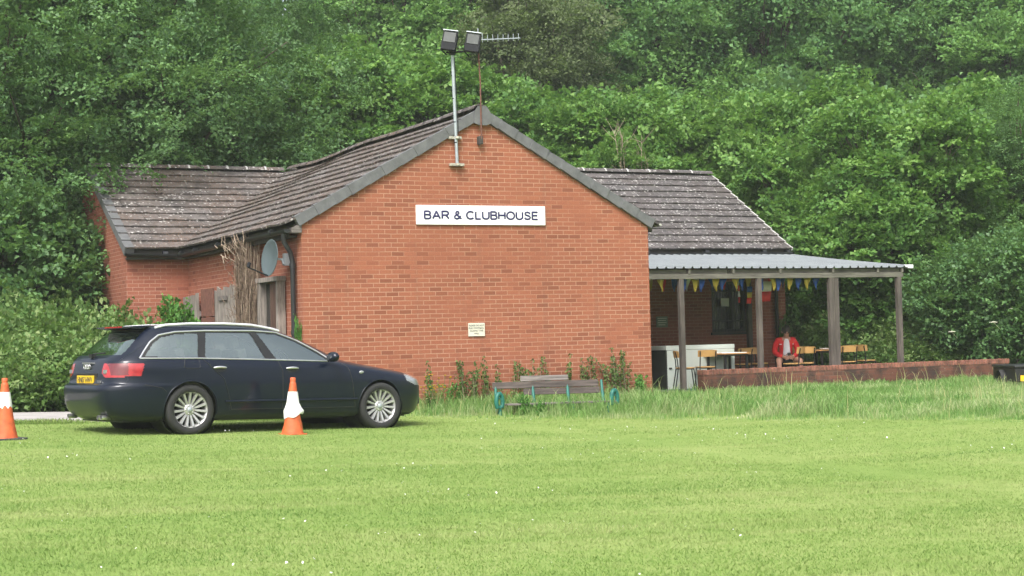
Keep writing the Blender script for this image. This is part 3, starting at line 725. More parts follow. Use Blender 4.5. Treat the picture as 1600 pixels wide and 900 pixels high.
def dead_creeper():
    rng = random.Random(11)
    t = empty('dead_creeper', (-.1, 2.45, G(0, 2.4)), 0, 'thick mass of dead brown creeper stems climbing to the gutter', 'dead creeper')
    b = MB(); b2 = MB()
    for k in range(620):
        y0 = rng.gauss(0, .20); y0 = max(-.36, min(.36, y0)); dep = rng.uniform(0, .34) * (1 - abs(y0) / .6)
        top = rng.uniform(1.9, 3.0); pts = []; ph = rng.uniform(0, 6); wv = rng.uniform(.015, .085); fan = rng.uniform(.3, 2.0)
        for q in range(9):
            f = q / 8; z = f * top; spread = 1 + max(0, z / 3 - .45) * fan
            pts.append((-dep * (1 - .2 * f) - wv * math.sin(ph + f * 9) * .6, y0 * spread + wv * math.sin(ph * 2 + f * 11), z))
        r = rng.uniform(.004, .011)
        (b if rng.random() < .72 else b2).tube(pts, [r * (1 - .5 * i / 8) for i in range(9)], 4, caps=False)
    for k in range(34):                      # curling free ends over the gutter
        y = rng.uniform(-.5, .95); z = rng.uniform(2.6, 2.95); x = -rng.uniform(.1, .38); a = rng.uniform(-.3, .7); dr_ = rng.uniform(-.35, .55); L = rng.uniform(.08, .26)
        pts = [(x - L * .35 * math.sin(f * 2.2) * a * 2, y + (y * .25 + dr_) * f * L * 2, z + L * (f - .75 * f * f * a) - .03) for f in (0, .25, .5, .75, 1)]
        b2.tube(pts, [.008, .008, .007, .005, .003], 4, caps=False)
    for k in range(420):                     # cross twigs
        y = rng.gauss(0, .22); z = rng.uniform(.2, 2.9); x = -rng.uniform(.05, .36)
        b.tube([(x, y, z), (x - rng.uniform(-.05, .06), y + rng.uniform(-.1, .1), z + rng.uniform(-.03, .12)), (x - rng.uniform(0, .1), y + rng.uniform(-.2, .2), z + rng.uniform(-.05, .22))], [.006, .005, .003], 4, caps=False)
    b.build('stems', MAT['deadstem'], t); b2.build('pale_stems', MAT['deadstem_pale'], t)
dead_creeper()

# ------------------------------------------------------------------ veranda
VY, VZ0, VZ1 = 2.42, 2.345, 2.865
ve = empty('veranda', (8.75, 2.5, G(9, 2.5)), 0, 'open timber veranda with grey corrugated roof beside the clubhouse', 'veranda')
def vloc(o): o.location = (-8.75, -2.5, -G(9, 2.5)); return o
b = MB(); V = []; per = .205; xs = []
x = W + .03
while x < 14.42:
    for dx, dz in ((0, 0), (.128, 0), (.146, .036), (.176, .036), (.194, 0)): xs.append((x + dx, dz))
    x += per
ny = 6
for j in range(ny):
    f = j / (ny - 1); y = VY + (D1 - .03 - VY) * f; z = VZ0 + (VZ1 - VZ0) * f - .025 * math.sin(PI * f)
    for i, (xx, dz) in enumerate(xs): V.append((xx, y + .012 * math.sin(xx * 1.3) * (j == 0), z + dz + .006 * math.sin(xx * .9 + f * 3)))
n = len(xs); b.add(V, [(j * n + i, j * n + i + 1, (j + 1) * n + i + 1, (j + 1) * n + i) for j in range(ny - 1) for i in range(n - 1)])
o = vloc(b.build('corrugated_roof', MAT['sheet'], ve)); md = o.modifiers.new('solid', 'SOLIDIFY'); md.thickness = .006
b = MB(); b.prism([(VY - .03, VZ0 - .03), (VY + .14, VZ0 - .015), (VY + .14, VZ0 + .055), (VY - .03, VZ0 + .05)], 14.43, 14.56, lambda a, c, h_: (h_, a, c)); vloc(b.build('roof_end_cap', MAT['white'], ve, bevel=.01))
b = MB(); b.box(W + .02, 14.33, 2.455, 2.545, 2.135, 2.235); vloc(b.build('beam', MAT['beam'], ve, bevel=.005))
b = MB(); b.box(W + .02, 9.9, 2.52, 2.58, 2.238, 2.325); b.box(9.93, 11.15, 2.53, 2.59, 2.24, 2.32); b.box(11.2, 14.36, 2.525, 2.585, 2.238, 2.322); vloc(b.build('purlin', MAT['beam'], ve, bevel=.004))
for x in (7.6, 8.95, 10.0, 11.15, 12.48, 13.65, 14.3):
    b = MB(); sl_ = (VZ1 - VZ0) / (D1 - .03 - VY)
    b.prism([(2.44, 2.237), (7.0, 2.237 + sl_ * 4.56), (7.0, 2.33 + sl_ * 4.56), (2.44, 2.335)], x - .025, x + .025, lambda a, c, h_: (h_, a, c)); vloc(b.build('rafter', MAT['beam'], ve))
for x, y, hw in ((8.765, 2.5, .052), (10.63, 2.5, .05), (12.44, 2.5, .062), (12.575, 2.52, .058), (14.22, 2.5, .055)):
    b = MB(); b.box(x - hw, x + hw, y - .05, y + .05, -.2, 2.133); vloc(b.build('post', MAT['post'], ve, bevel=.006))
b = MB(); b.box(13.22, 13.33, 6.72, 6.83, -.2, 2.65); vloc(b.build('post', MAT['post'], ve, bevel=.006))
b = MB(); b.box(8.9, 14.4, 6.72, 6.82, 2.652, 2.735); vloc(b.build('beam', MAT['beam'], ve))

# low wall in front of the veranda
lw = empty('low_brick_wall', (8.95, 2.15, G(9, 2)), 0, 'low lichened brick wall running along the front of the veranda', 'wall')
b = MB(); b.box(0, 7.85, -.11, .11, -.3, .325); b.build('brickwork', MAT['brick_old'], lw)
rng = random.Random(8); b = MB(); x = -.005
while x < 7.86:
    wd = .064 + rng.uniform(-.003, .004); dz = rng.uniform(-.006, .006); b.box(x, x + wd, -.118 + rng.uniform(-.004, .004), .118, .332, .426 + dz); x += wd + .012
b.build('coping_bricks', plain('coping_brick', (.21, .085, .058), .9, 0, .6, 7, .4), lw, bevel=.006)
b = MB(); b.box(.0, 7.84, -.108, .108, .326, .415); b.build('coping_mortar', plain('coping_mortar', (.16, .12, .095), .95, 0, .3, 10), lw)

# ------------------------------------------------------------------ foliage
def quads_mesh(name, V, n_per, faces_per, tint, mats):
    """V: (N, n_per, 3); faces_per: list of quads/tris indices inside one leaf"""
    N = V.shape[0]; me = bpy.data.meshes.new(name)
    me.vertices.add(N * n_per); me.vertices.foreach_set('co', V.astype(np.float32).ravel())
    L = []; starts = []; off = 0
    for f in faces_per: L += f; starts.append(off); off += len(f)
    L = np.array(L, dtype=np.int32); nl = len(L); nf = len(faces_per)
    idx = (np.arange(N, dtype=np.int32)[:, None] * n_per + L[None, :]).ravel()
    me.loops.add(N * nl); me.loops.foreach_set('vertex_index', idx)
    me.polygons.add(N * nf)
    ls = (np.arange(N, dtype=np.int32)[:, None] * nl + np.array(starts, dtype=np.int32)[None, :]).ravel()
    me.polygons.foreach_set('loop_start', ls)
    for m in (mats if isinstance(mats, (list, tuple)) else [mats]): me.materials.append(m)
    me.update(calc_edges=True); me.validate()
    a = me.attributes.new('tint', 'FLOAT', 'FACE'); a.data.foreach_set('value', np.repeat(tint.astype(np.float32), nf))
    return me
def unit(a): return a / np.maximum(np.linalg.norm(a, axis=-1, keepdims=True), 1e-9)
def leaves_at(P, N, L, rng, wid=.72, fold=.22, long_=False):
    """leaf kites centred on P with normals N and lengths L"""
    n = len(P); t = unit(rng.normal(size=(n, 3)) + np.array([0, 0, -.35])); t = unit(t - N * (t * N).sum(1, keepdims=True)); s = np.cross(N, t)
    L = L[:, None]; wv = wid * .5 * L * (.85 + .3 * rng.random((n, 1)))
    b = P - t * L * .5; tip = P + t * L * .5 - N * L * .08
    l = P - t * L * .06 + s * wv + N * L * fold; r = P - t * L * .06 - s * wv + N * L * fold
    return np.stack([b, r, tip, l], 1)
LEAF_F = [[0, 1, 2, 3]]
def crown_mesh(name, lobes, sprays, per, L, mat, seed, sr=.34, lump=.16, up=.75, shell=.5, low=.5, wid=.72):
    rng = np.random.default_rng(seed); lb = np.array(lobes, float); C0, R0 = lb[:, :3], lb[:, 3:6]
    wgt = (R0.prod(1)) ** (2 / 3); k = rng.choice(len(lb), sprays, p=wgt / wgt.sum())
    d = unit(rng.normal(size=(sprays, 3))); flip = (d[:, 2] < 0) & (rng.random(sprays) > low); d[flip, 2] *= -1
    rf = 1 - shell * rng.random(sprays) ** 1.7
    ph = rng.random(12) * 6.28
    nz = (np.sin(d[:, 0] * 5 + ph[0] + k) + np.sin(d[:, 1] * 6 + ph[1] + k * 2) + np.sin(d[:, 2] * 7 + ph[2]) + np.sin((d[:, 0] + d[:, 1]) * 9 + ph[3] + k)) / 4
    S = C0[k] + d * R0[k] * (rf * (1 + lump * nz * 1.6))[:, None]
    # keep the outer sprays only where lobes overlap deeply
    st = .5 + .16 * rng.normal(size=sprays)
    idx = np.repeat(np.arange(sprays), per)
    ax = unit(d * .9 + np.array([0, 0, .12]) + rng.normal(size=(sprays, 3)) * .4)     # spray axis, pointing out
    sn = unit(d * .4 + np.array([0, 0, up]) + rng.normal(size=(sprays, 3)) * .34); sn = unit(sn - ax * (sn * ax).sum(1, keepdims=True) * .8)
    sz = (sr * (.6 + .8 * rng.random(sprays)))[idx][:, None]; sd_ = np.cross(sn, ax)
    t = (rng.random(len(idx)) ** .8 - .3)[:, None]; q = rng.normal(size=(len(idx), 1)) * .42 * (1 - .55 * np.abs(t - .1)); hgt_ = rng.normal(size=(len(idx), 1)) * .13
    P = S[idx] + sz * (ax[idx] * t * 2.0 + sd_[idx] * q * 1.5 + sn[idx] * (hgt_ - .38 * t * t))
    N = unit(sn[idx] + rng.normal(size=(len(idx), 3)) * .36)
    LL = L * (.65 + .6 * rng.random(len(idx)))
    V = leaves_at(P, N, LL, rng, wid)
    tint = np.clip(st[idx] + .2 * rng.normal(size=len(idx)), 0, 1)
    return quads_mesh(name, V, 4, LEAF_F, tint, mat)
def trunk_mesh(name, lobes, r, seed, base=0., stems=1):
    rng = random.Random(seed); b = MB()
    zc = sum(l[2] for l in lobes) / len(lobes)
    for s in range(stems):
        a = rng.uniform(0, 6.28); dx, dy = (0, 0) if stems == 1 else (.5 * math.cos(a), .5 * math.sin(a))
        top = (dx * 1.8 + rng.uniform(-.3, .3), dy * 1.8 + rng.uniform(-.3, .3), zc)
        pts = [(dx * .4, dy * .4, base - .4), (dx * .6 + rng.uniform(-.1, .1), dy * .6, zc * .3), (dx + rng.uniform(-.2, .2), dy + rng.uniform(-.2, .2), zc * .65), top]
        b.tube(pts, [r * 1.25, r, r * .75, r * .4], 8)
        for l in lobes:
            if stems > 1 and rng.random() < .4: continue
            f = rng.uniform(.35, .75); p0 = tuple(pts[1][i] * (1 - f) + pts[2][i] * f if f < .6 else pts[2][i] for i in range(3))
            e = (l[0] + rng.uniform(-.3, .3) * l[3], l[1] + rng.uniform(-.3, .3) * l[4], l[2] + rng.uniform(-.1, .5) * l[5])
            m = tuple((p0[i] + e[i]) / 2 + (0, 0, .25)[i] + rng.uniform(-.2, .2) for i in range(3))
            b.tube([p0, m, e], [r * .45, r * .3, r * .1], 6)
            for q in range(3):
                e2 = (e[0] + rng.uniform(-.8, .8) * l[3], e[1] + rng.uniform(-.8, .8) * l[4], e[2] + rng.uniform(-.3, .8) * l[5])
                b.tube([m, tuple((m[i] + e2[i]) / 2 + rng.uniform(-.15, .15) for i in range(3)), e2], [r * .22, r * .14, r * .05], 5, caps=False)
    me_o = b.build(name, MAT['bark']); me = me_o.data; bpy.data.objects.remove(me_o); return me
def lobes_of(seed, n, R, H, z0, spread=.62, size=(.5, .72)):
    """n lobes filling a crown of radius R between z0 and H"""
    rng = random.Random(seed); out = []
    for k in range(n):
        f = (k + .5) / n; z = z0 + (H - z0) * (.12 + .76 * f); prof = math.sin(PI * (.18 + .72 * f)) ** .7
        a = k * 2.4 + rng.uniform(-.4, .4); q = R * spread * prof * rng.uniform(.55, 1.05); s = rng.uniform(*size) * R * (.65 + .4 * prof)
        out.append((q * math.cos(a), q * math.sin(a), z, s, s, s * rng.uniform(.6, .85)))
    return out

KIND = {}
def kind(name, lobes, sprays, per, L, mat, seed, trunk_r, stems=1, **k):
    KIND[name] = (crown_mesh('crown', lobes, sprays, per, L, MAT[mat], seed, **k), trunk_mesh('trunk', lobes, trunk_r, seed, 0, stems))
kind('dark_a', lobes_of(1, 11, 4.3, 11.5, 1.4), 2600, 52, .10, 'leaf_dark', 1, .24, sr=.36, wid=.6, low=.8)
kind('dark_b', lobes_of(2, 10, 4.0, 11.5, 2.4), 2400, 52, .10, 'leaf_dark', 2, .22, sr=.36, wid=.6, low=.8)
kind('hazel_a', lobes_of(3, 20, 3.6, 9.2, .4, .84, (.27, .42)), 2500, 40, .135, 'leaf_hazel', 3, .10, 4, sr=.33, wid=.86, lump=.26)
kind('hazel_b', lobes_of(4, 22, 3.5, 8.8, .4, .86, (.26, .40)), 2500, 40, .135, 'leaf_hazel', 4, .10, 4, sr=.33, wid=.86, lump=.26)
kind('hazel_c', lobes_of(5, 18, 3.2, 8.0, .3, .84, (.28, .44)), 2200, 40, .13, 'leaf_hazel', 5, .09, 5, sr=.33, wid=.86, lump=.26)
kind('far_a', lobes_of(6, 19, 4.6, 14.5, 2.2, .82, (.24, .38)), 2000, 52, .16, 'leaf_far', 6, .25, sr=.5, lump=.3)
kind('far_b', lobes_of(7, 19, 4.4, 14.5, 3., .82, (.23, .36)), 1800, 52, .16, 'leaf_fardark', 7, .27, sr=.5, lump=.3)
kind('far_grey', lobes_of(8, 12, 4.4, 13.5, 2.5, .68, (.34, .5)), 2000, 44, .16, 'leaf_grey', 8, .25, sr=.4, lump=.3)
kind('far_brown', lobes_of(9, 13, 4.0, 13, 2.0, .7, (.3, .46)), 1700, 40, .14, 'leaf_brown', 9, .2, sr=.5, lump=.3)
kind('bramble', [(0, 0, .35, 1.7, 1.7, .95), (1.1, .5, .2, 1.1, 1.1, .7), (-1.0, -.3, .25, 1.2, 1.1, .75), (.2, -.9, .1, 1.2, 1.0, .6), (-.4, .9, .3, 1.2, 1.1, .85)], 1500, 18, .105, 'leaf_bramble', 10, .03, 5, sr=.24, lump=.2, low=.2)
kind('laurel', lobes_of(12, 9, 2.2, 4.6, .1, .6, (.5, .7)), 1900, 20, .13, 'leaf_dark', 12, .07, 4, sr=.3, low=.6)
kind('elder', lobes_of(13, 9, 2.0, 4.2, .2, .6, (.5, .7)), 1700, 20, .135, 'leaf_dark', 13, .07, 4, sr=.3, low=.6)

def tree(name, kd, px, D, label, group, H=1., R=None, rz=None, cat='tree', off=0., loc=None):
    p = loc if loc is not None else spot(px, D, off)
    rng = random.Random(int(px * 7 + D * 13)); R = R if R is not None else H
    t = empty(name, p, rz if rz is not None else rng.uniform(0, 6.28), label, cat, group, (R, R, H))
    link('crown', KIND[kd][0], t); link('trunk', KIND[kd][1], t)
    return t
# the big dark trees leaning over the left wing
GD = 'dark trees over the left wing'
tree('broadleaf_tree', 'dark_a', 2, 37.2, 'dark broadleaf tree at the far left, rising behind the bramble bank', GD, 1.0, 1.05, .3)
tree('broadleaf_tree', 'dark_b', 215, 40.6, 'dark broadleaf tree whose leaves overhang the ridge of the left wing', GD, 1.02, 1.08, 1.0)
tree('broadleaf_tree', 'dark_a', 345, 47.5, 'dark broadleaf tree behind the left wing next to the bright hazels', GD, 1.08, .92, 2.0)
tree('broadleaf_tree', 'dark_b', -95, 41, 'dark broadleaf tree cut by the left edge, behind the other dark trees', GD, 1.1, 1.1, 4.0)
for px, D, s, lab in ((-5, 34.2, .95, 'low dark laurel bush at the left edge above the brambles'), (62, 36.4, .9, 'dark laurel bush against the end wall of the left wing')):
    tree('laurel_bush', 'laurel', px, D, lab, 'dark bushes beside the left wing', s, s, None, 'bush')
# bright hazels
GH = 'bright hazels behind the clubhouse'
for i, (px, D, k, s, lab) in enumerate((
    (435, 47, 'hazel_a', .97, 'bright hazel rising behind the valley of the left roof'),
    (545, 50, 'hazel_b', .99, 'bright hazel showing behind the middle of the littered roof slope'),
    (655, 48, 'hazel_a', .93, 'bright hazel directly behind the floodlight pole'),
    (770, 51, 'hazel_c', 1.06, 'bright hazel behind the aerial and gable apex'),
    (880, 47, 'hazel_b', .86, 'bright hazel behind the right verge of the gable'),
    (985, 46, 'hazel_a', .86, 'bright hazel above the ridge of the right wing, around bare brown twigs'),
    (1085, 49, 'hazel_c', 1.02, 'bright hazel behind the right end of the wing ridge'),
    (1185, 46, 'hazel_b', .90, 'bright hazel beyond the pale verge of the right wing'),
    (1300, 47.5, 'hazel_a', .92, 'tall bright hazel over the outer half of the veranda roof'),
    (1420, 46, 'hazel_b', .88, 'bright hazel above the white end cap of the veranda'),
    (1530, 47, 'hazel_a', .90, 'bright hazel near the right edge above the end of the low wall'),
    (1640, 46, 'hazel_c', .95, 'bright hazel cut by the right edge'))):
    tree('hazel_tree', k, px, D, lab, GH, s, s * (1.0 if i % 2 else 1.08))
for px, D, k, s, lab in ((1285, 42.6, 'hazel_c', .80, 'lower hazel with drooping leaves seen between the veranda posts'),
                         (1405, 42.0, 'hazel_b', .80, 'lower hazel seen past the outermost veranda post'),
                         (1490, 43.5, 'hazel_a', .72, 'lower hazel standing over the dark gap beyond the veranda')):
    tree('hazel_tree', k, px, D, lab, GH, s, s * 1.08)
tree('broadleaf_tree', 'dark_b', 1610, 42.5, 'dark broadleaf tree at the right edge behind the elder', 'dark trees at the right edge', .60, .75, 1.3)
tree('broadleaf_tree', 'dark_a', 1500, 50.5, 'dark broadleaf tree shaded behind the lower hazels at the right', 'dark trees at the right edge', .52, .7, 1.3)
# tall far trees on the rising ground
GF = 'tall trees on the slope behind'
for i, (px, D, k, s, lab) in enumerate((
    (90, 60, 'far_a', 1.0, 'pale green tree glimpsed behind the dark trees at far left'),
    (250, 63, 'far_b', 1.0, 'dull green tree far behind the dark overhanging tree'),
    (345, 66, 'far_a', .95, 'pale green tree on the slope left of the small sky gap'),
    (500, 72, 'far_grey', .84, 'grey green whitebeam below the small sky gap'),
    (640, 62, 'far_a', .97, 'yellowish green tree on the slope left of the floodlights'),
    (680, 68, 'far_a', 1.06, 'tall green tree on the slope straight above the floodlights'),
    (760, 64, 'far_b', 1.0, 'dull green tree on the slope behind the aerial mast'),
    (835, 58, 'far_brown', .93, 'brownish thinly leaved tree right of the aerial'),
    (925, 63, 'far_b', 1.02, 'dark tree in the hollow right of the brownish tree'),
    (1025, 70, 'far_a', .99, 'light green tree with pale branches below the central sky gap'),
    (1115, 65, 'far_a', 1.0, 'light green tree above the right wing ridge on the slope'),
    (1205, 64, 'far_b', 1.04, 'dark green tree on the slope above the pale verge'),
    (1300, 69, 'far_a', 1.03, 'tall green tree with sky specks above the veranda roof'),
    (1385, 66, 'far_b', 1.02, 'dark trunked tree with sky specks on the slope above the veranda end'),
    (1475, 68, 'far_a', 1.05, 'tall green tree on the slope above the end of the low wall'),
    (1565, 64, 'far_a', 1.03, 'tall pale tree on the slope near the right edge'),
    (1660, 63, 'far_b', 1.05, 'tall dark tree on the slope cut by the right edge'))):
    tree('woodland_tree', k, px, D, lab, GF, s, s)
for i, (px, D) in enumerate(((30, 84), (180, 88), (330, 84), (620, 88), (720, 92), (800, 84), (1180, 84), (1610, 88))):
    tree('woodland_tree', ('far_a', 'far_b')[i % 2], px, D, 'hazy tree crown at the back of the wood, only glimpsed between nearer crowns', 'hazy trees at the back of the wood', .84, 1.0)
# mid bushes on the slope, filling between hazels and tall trees
GM = 'bushes on the slope behind the hazels'
for i, (px, D, s) in enumerate(((470, 58, .85), (600, 60, 1.0), (720, 57, .95), (815, 56, .8), (910, 57, .85), (1010, 58, .95), (1130, 58, .95), (1250, 57, 1.0), (1350, 58, .95), (1460, 57, 1.0), (1570, 58, 1.0))):
    tree('woodland_bush', ('hazel_c', 'laurel', 'hazel_b')[i % 3], px, D, 'green bush glimpsed between the bright hazels and the tall slope trees', GM, s * (1.0, 1.8, .9)[i % 3], s * (1.1, 1.7, 1.1)[i % 3], None, 'bush')
# bare brown twigs among the hazels
def dead_sapling():
    rng = random.Random(3); p = spot(985, 42.6)
    t = empty('dead_sapling', p, 0, 'bare brown twigs standing up among the hazels above the right wing', 'dead tree')
    b = MB()
    for k in range(26):
        x, y = rng.uniform(-.35, .5), rng.uniform(-.3, .3); top = rng.uniform(4.5, 6.6)
        pts = [(x * .4, y * .4, -.2), (x * .8, y, top * .45), (x * 1.1 + rng.uniform(-.2, .2), y, top * .75), (x * 1.5 + rng.uniform(-.3, .3), y + rng.uniform(-.2, .2), top)]
        b.tube(pts, [.028, .022, .014, .005], 5, caps=False)
        for q in range(6):
            f = rng.uniform(.55, 1); i = 2; P = tuple(pts[2][j] * (1 - (f - .5) * 2) + pts[3][j] * (f - .5) * 2 for j in range(3))
            b.tube([P, (P[0] + rng.uniform(-.3, .3), P[1] + rng.uniform(-.3, .3), P[2] + rng.uniform(.1, .5))], [.008, .003], 4, caps=False)
    b.build('stems', MAT['deadstem_pale'], t)
dead_sapling()
# brambles
GB = 'bramble bushes on the left bank'
for px, D, h_, r_, lab in ((20, 27.8, .9, .85, 'bramble bush at the left edge by the concrete path'), (105, 28.3, .85, .8, 'bramble bush beside the path behind the car tail'),
                           (-60, 29, 1.2, 1.0, 'bramble bush cut by the left edge'), (60, 30.6, 1.25, 1.0, 'taller bramble bush in the middle of the left bank'),
                           (150, 30.8, 1.15, .85, 'bramble bush reaching the corner of the left wing'), (5, 32.2, 1.5, 1.05, 'bramble bush high on the bank below the laurel'),
                           (110, 33.0, 1.45, .95, 'bramble bush under the end wall of the left wing')):
    tree('bramble_bush', 'bramble', px, D, lab, GB, h_, r_, None, 'bush')
GB2 = 'bramble bushes beyond the veranda'
for px, D, h_, r_, lab in ((1275, 42.2, 1.25, 1.0, 'bramble bush behind the seated person beyond the wing corner'), (1345, 41.5, 1.1, 1.0, 'bramble bush behind the chairs, between the outer veranda posts'),
                           (1430, 40.5, .9, .95, 'bramble bush just past the outermost veranda post'), (1492, 40.0, .72, .9, 'low bramble bush beyond the end of the veranda')):
    tree('bramble_bush', 'bramble', px, D, lab, GB2, h_, r_, None, 'bush')
# elders with flat white flower heads
for px, D, s, lab, sd in ((1522, 38.6, .72, 'elder bush with flat cream flower heads left of the other elder', 1), (1600, 38.2, .8, 'elder bush with flat cream flower heads at the right edge', 2)):
    t = tree('elder_bush', 'elder', px, D, lab, 'flowering elders beyond the low wall', s, s, 0, 'bush')
    rng = random.Random(sd)
    for k in range(7):
        a = rng.uniform(-2.9, -.3); z = rng.uniform(1.4, 3.0); rr = 2.05 * math.sin(PI * min(1, .25 + z / 5)); b = MB()
        c = (rr * math.cos(a), rr * math.sin(a), z)
        for q in range(26):
            qa = q * 2.4; qr = .022 * math.sqrt(q); P = (c[0] + qr * math.cos(qa), c[1] + qr * math.sin(qa), c[2] + .02 - qr * .25)
            b.lathe([(.001, .012), (.02, .006), (.001, -.006)], 6, 'z', P)
        b.tube([(c[0] * .8, c[1] * .8, c[2] - .2), (c[0], c[1], c[2])], .008, 4)
        b.build('flower_head', MAT['petal'], t)
# young growth by the left wing corner, the downpipe and the gable end
kind('sprig', [(0, 0, .55, .42, .42, .55), (.25, .1, .95, .3, .3, .35), (-.2, 0, 1.2, .2, .2, .3)], 240, 12, .085, 'leaf_lush', 20, .012, 4, sr=.13, low=.6)
for x, y, h_, r_, lab in ((-.4, 6.55, 1.35, .95, 'ivy bush covering the grey board panel in the wall corner'), (-.32, 5.6, 1.05, .6, 'ivy bush in front of the brown metal sheet'),
                          (-.85, 6.75, .95, .75, 'green bush against the short wall of the left wing'), (-1.35, 6.2, .7, .9, 'green bush at the outer corner of the left wing')):
    tree('ivy_bush', 'sprig', x * 100, y, lab, 'ivy bushes in the side yard', h_, r_, None, 'bush', loc=(x, y, G(x, y)))
tree('ivy_sprig', 'sprig', 1, 1, 'thin ivy sprig climbing the foot of the corner downpipe', None, 1.0, .16, None, 'ivy', loc=(-.05, .12, G(0, 0)))
tree('ivy_sprig', 'sprig', 2, 2, 'leafy sprig beside the downpipe at the far corner of the veranda', None, 1.0, .2, None, 'ivy', loc=(14.3, 6.86, G(14, 6)))

# ------------------------------------------------------------------ the estate car
def pchip(xk, yk):
    xk, yk = np.array(xk, float), np.array(yk, float); h = np.diff(xk); d = np.diff(yk) / h; m = np.zeros_like(yk)
    m[0], m[-1] = d[0], d[-1]
    for i in range(1, len(xk) - 1):
        if d[i - 1] * d[i] > 0:
            w1, w2 = 2 * h[i] + h[i - 1], h[i] + 2 * h[i - 1]; m[i] = (w1 + w2) / (w1 / d[i - 1] + w2 / d[i])
    def f(x):
        x = np.clip(np.asarray(x, float), xk[0], xk[-1]); i = np.clip(np.searchsorted(xk, x) - 1, 0, len(xk) - 2)
        t = (x - xk[i]) / h[i]
        return (1 + 2 * t) * (1 - t) ** 2 * yk[i] + t * (1 - t) ** 2 * h[i] * m[i] + t * t * (3 - 2 * t) * yk[i + 1] + t * t * (t - 1) * h[i] * m[i + 1]
    return f
def inpoly(px, pz, poly):
    r = np.zeros(np.shape(px), bool); n = len(poly)
    for i in range(n):
        x0, z0 = poly[i]; x1, z1 = poly[(i + 1) % n]
        c = ((z0 > pz) != (z1 > pz)) & (px < (x1 - x0) * (pz - z0) / ((z1 - z0) if z1 != z0 else 1e-9) + x0); r ^= c
    return r
def paint_mat():
    t = NT('navy_car_paint'); co = t.coord()
    f = t.noise(co, 3.5, 5, .65); f2 = t.noise(co, 160, 2, .5)
    c = t.mix(t.ramp(f2, [(.35, 0.), (.7, 1.)]), (.0035, .0065, .0155), (.0065, .011, .026))
    sp = t.n('ShaderNodeSeparateXYZ'); t.l(co, sp.inputs[0])
    low = t.ramp(sp.outputs[2], [(.2, .16), (.4, .0)])      # road dust thrown up over the sills
    c = t.mix(t.math('MULTIPLY', low, t.ramp(f, [(.35, .1), (.7, .8)])), c, (.05, .048, .044))
    b = t.bsdf(Base_Color=c, Metallic=.15, Roughness=t.math('ADD', .34, t.math('MULTIPLY', f, .10)))
    b.inputs['Coat Weight'].default_value = .6; b.inputs['Specular IOR Level'].default_value = .2; b.inputs['Coat IOR'].default_value = 1.42; t.set(b, 'Coat Roughness', t.math('ADD', .03, t.math('MULTIPLY', f, .06)))
    ge = t.n('ShaderNodeNewGeometry'); li = t.bsdf(Base_Color=(.5, .5, .47, 1), Roughness=.9); mm = t.n('ShaderNodeMixShader')
    t.l(ge.outputs['Backfacing'], mm.inputs[0]); t.l(b.outputs[0], mm.inputs[1]); t.l(li.outputs[0], mm.inputs[2])      # pale lining inside the shell
    return t.done(mm)
MAT['paint_car'] = paint_mat()
MAT['chrome'] = plain('bright_trim', (.72, .72, .74), .28, .85, .05)
MAT['rail'] = plain('satin_rail', (.78, .78, .80), .35, .35, .04)
MAT['tyre'] = plain('tyre_rubber', (.022, .022, .023), .8, 0, .25, 12, .3)
MAT['rim'] = plain('alloy', (.50, .50, .50), .38, .55, .1, 10)
MAT['carblack'] = plain('car_black_trim', (.012, .012, .013), .45, 0, .15)
MAT['taillight'] = plain('tail_lens', (.36, .012, .018), .12, 0, .25, 14, 0, 1.)
MAT['smoke'] = plain('smoked_lens', (.13, .012, .018), .12, 0, .2, 14, 0, 1.)
MAT['lampclear'] = plain('lamp_lens', (.34, .36, .37), .1, .3, .1, 14, 0, 1.)
MAT['seat'] = plain('seat_fabric', (.34, .33, .30), .85, 0, .2)
MAT['plate_y'] = plain('plate_yellow', (.72, .46, .015), .4, 0, .04)
def glass_mat():
    t = NT('car_glass'); gl = t.n('ShaderNodeBsdfGlossy'); gl.inputs[0].default_value = (.84, .95, .89, 1); gl.inputs[1].default_value = .03
    tr = t.n('ShaderNodeBsdfTransparent'); tr.inputs[0].default_value = (.74, .80, .78, 1)
    fr = t.n('ShaderNodeFresnel'); fr.inputs[0].default_value = 1.6
    m = t.n('ShaderNodeMixShader'); t.l(t.math('ADD', t.math('MULTIPLY', fr.outputs[0], 1.3), .34), m.inputs[0]); t.l(tr.outputs[0], m.inputs[1]); t.l(gl.outputs[0], m.inputs[2])
    return t.done(m)
MAT['glass'] = glass_mat()

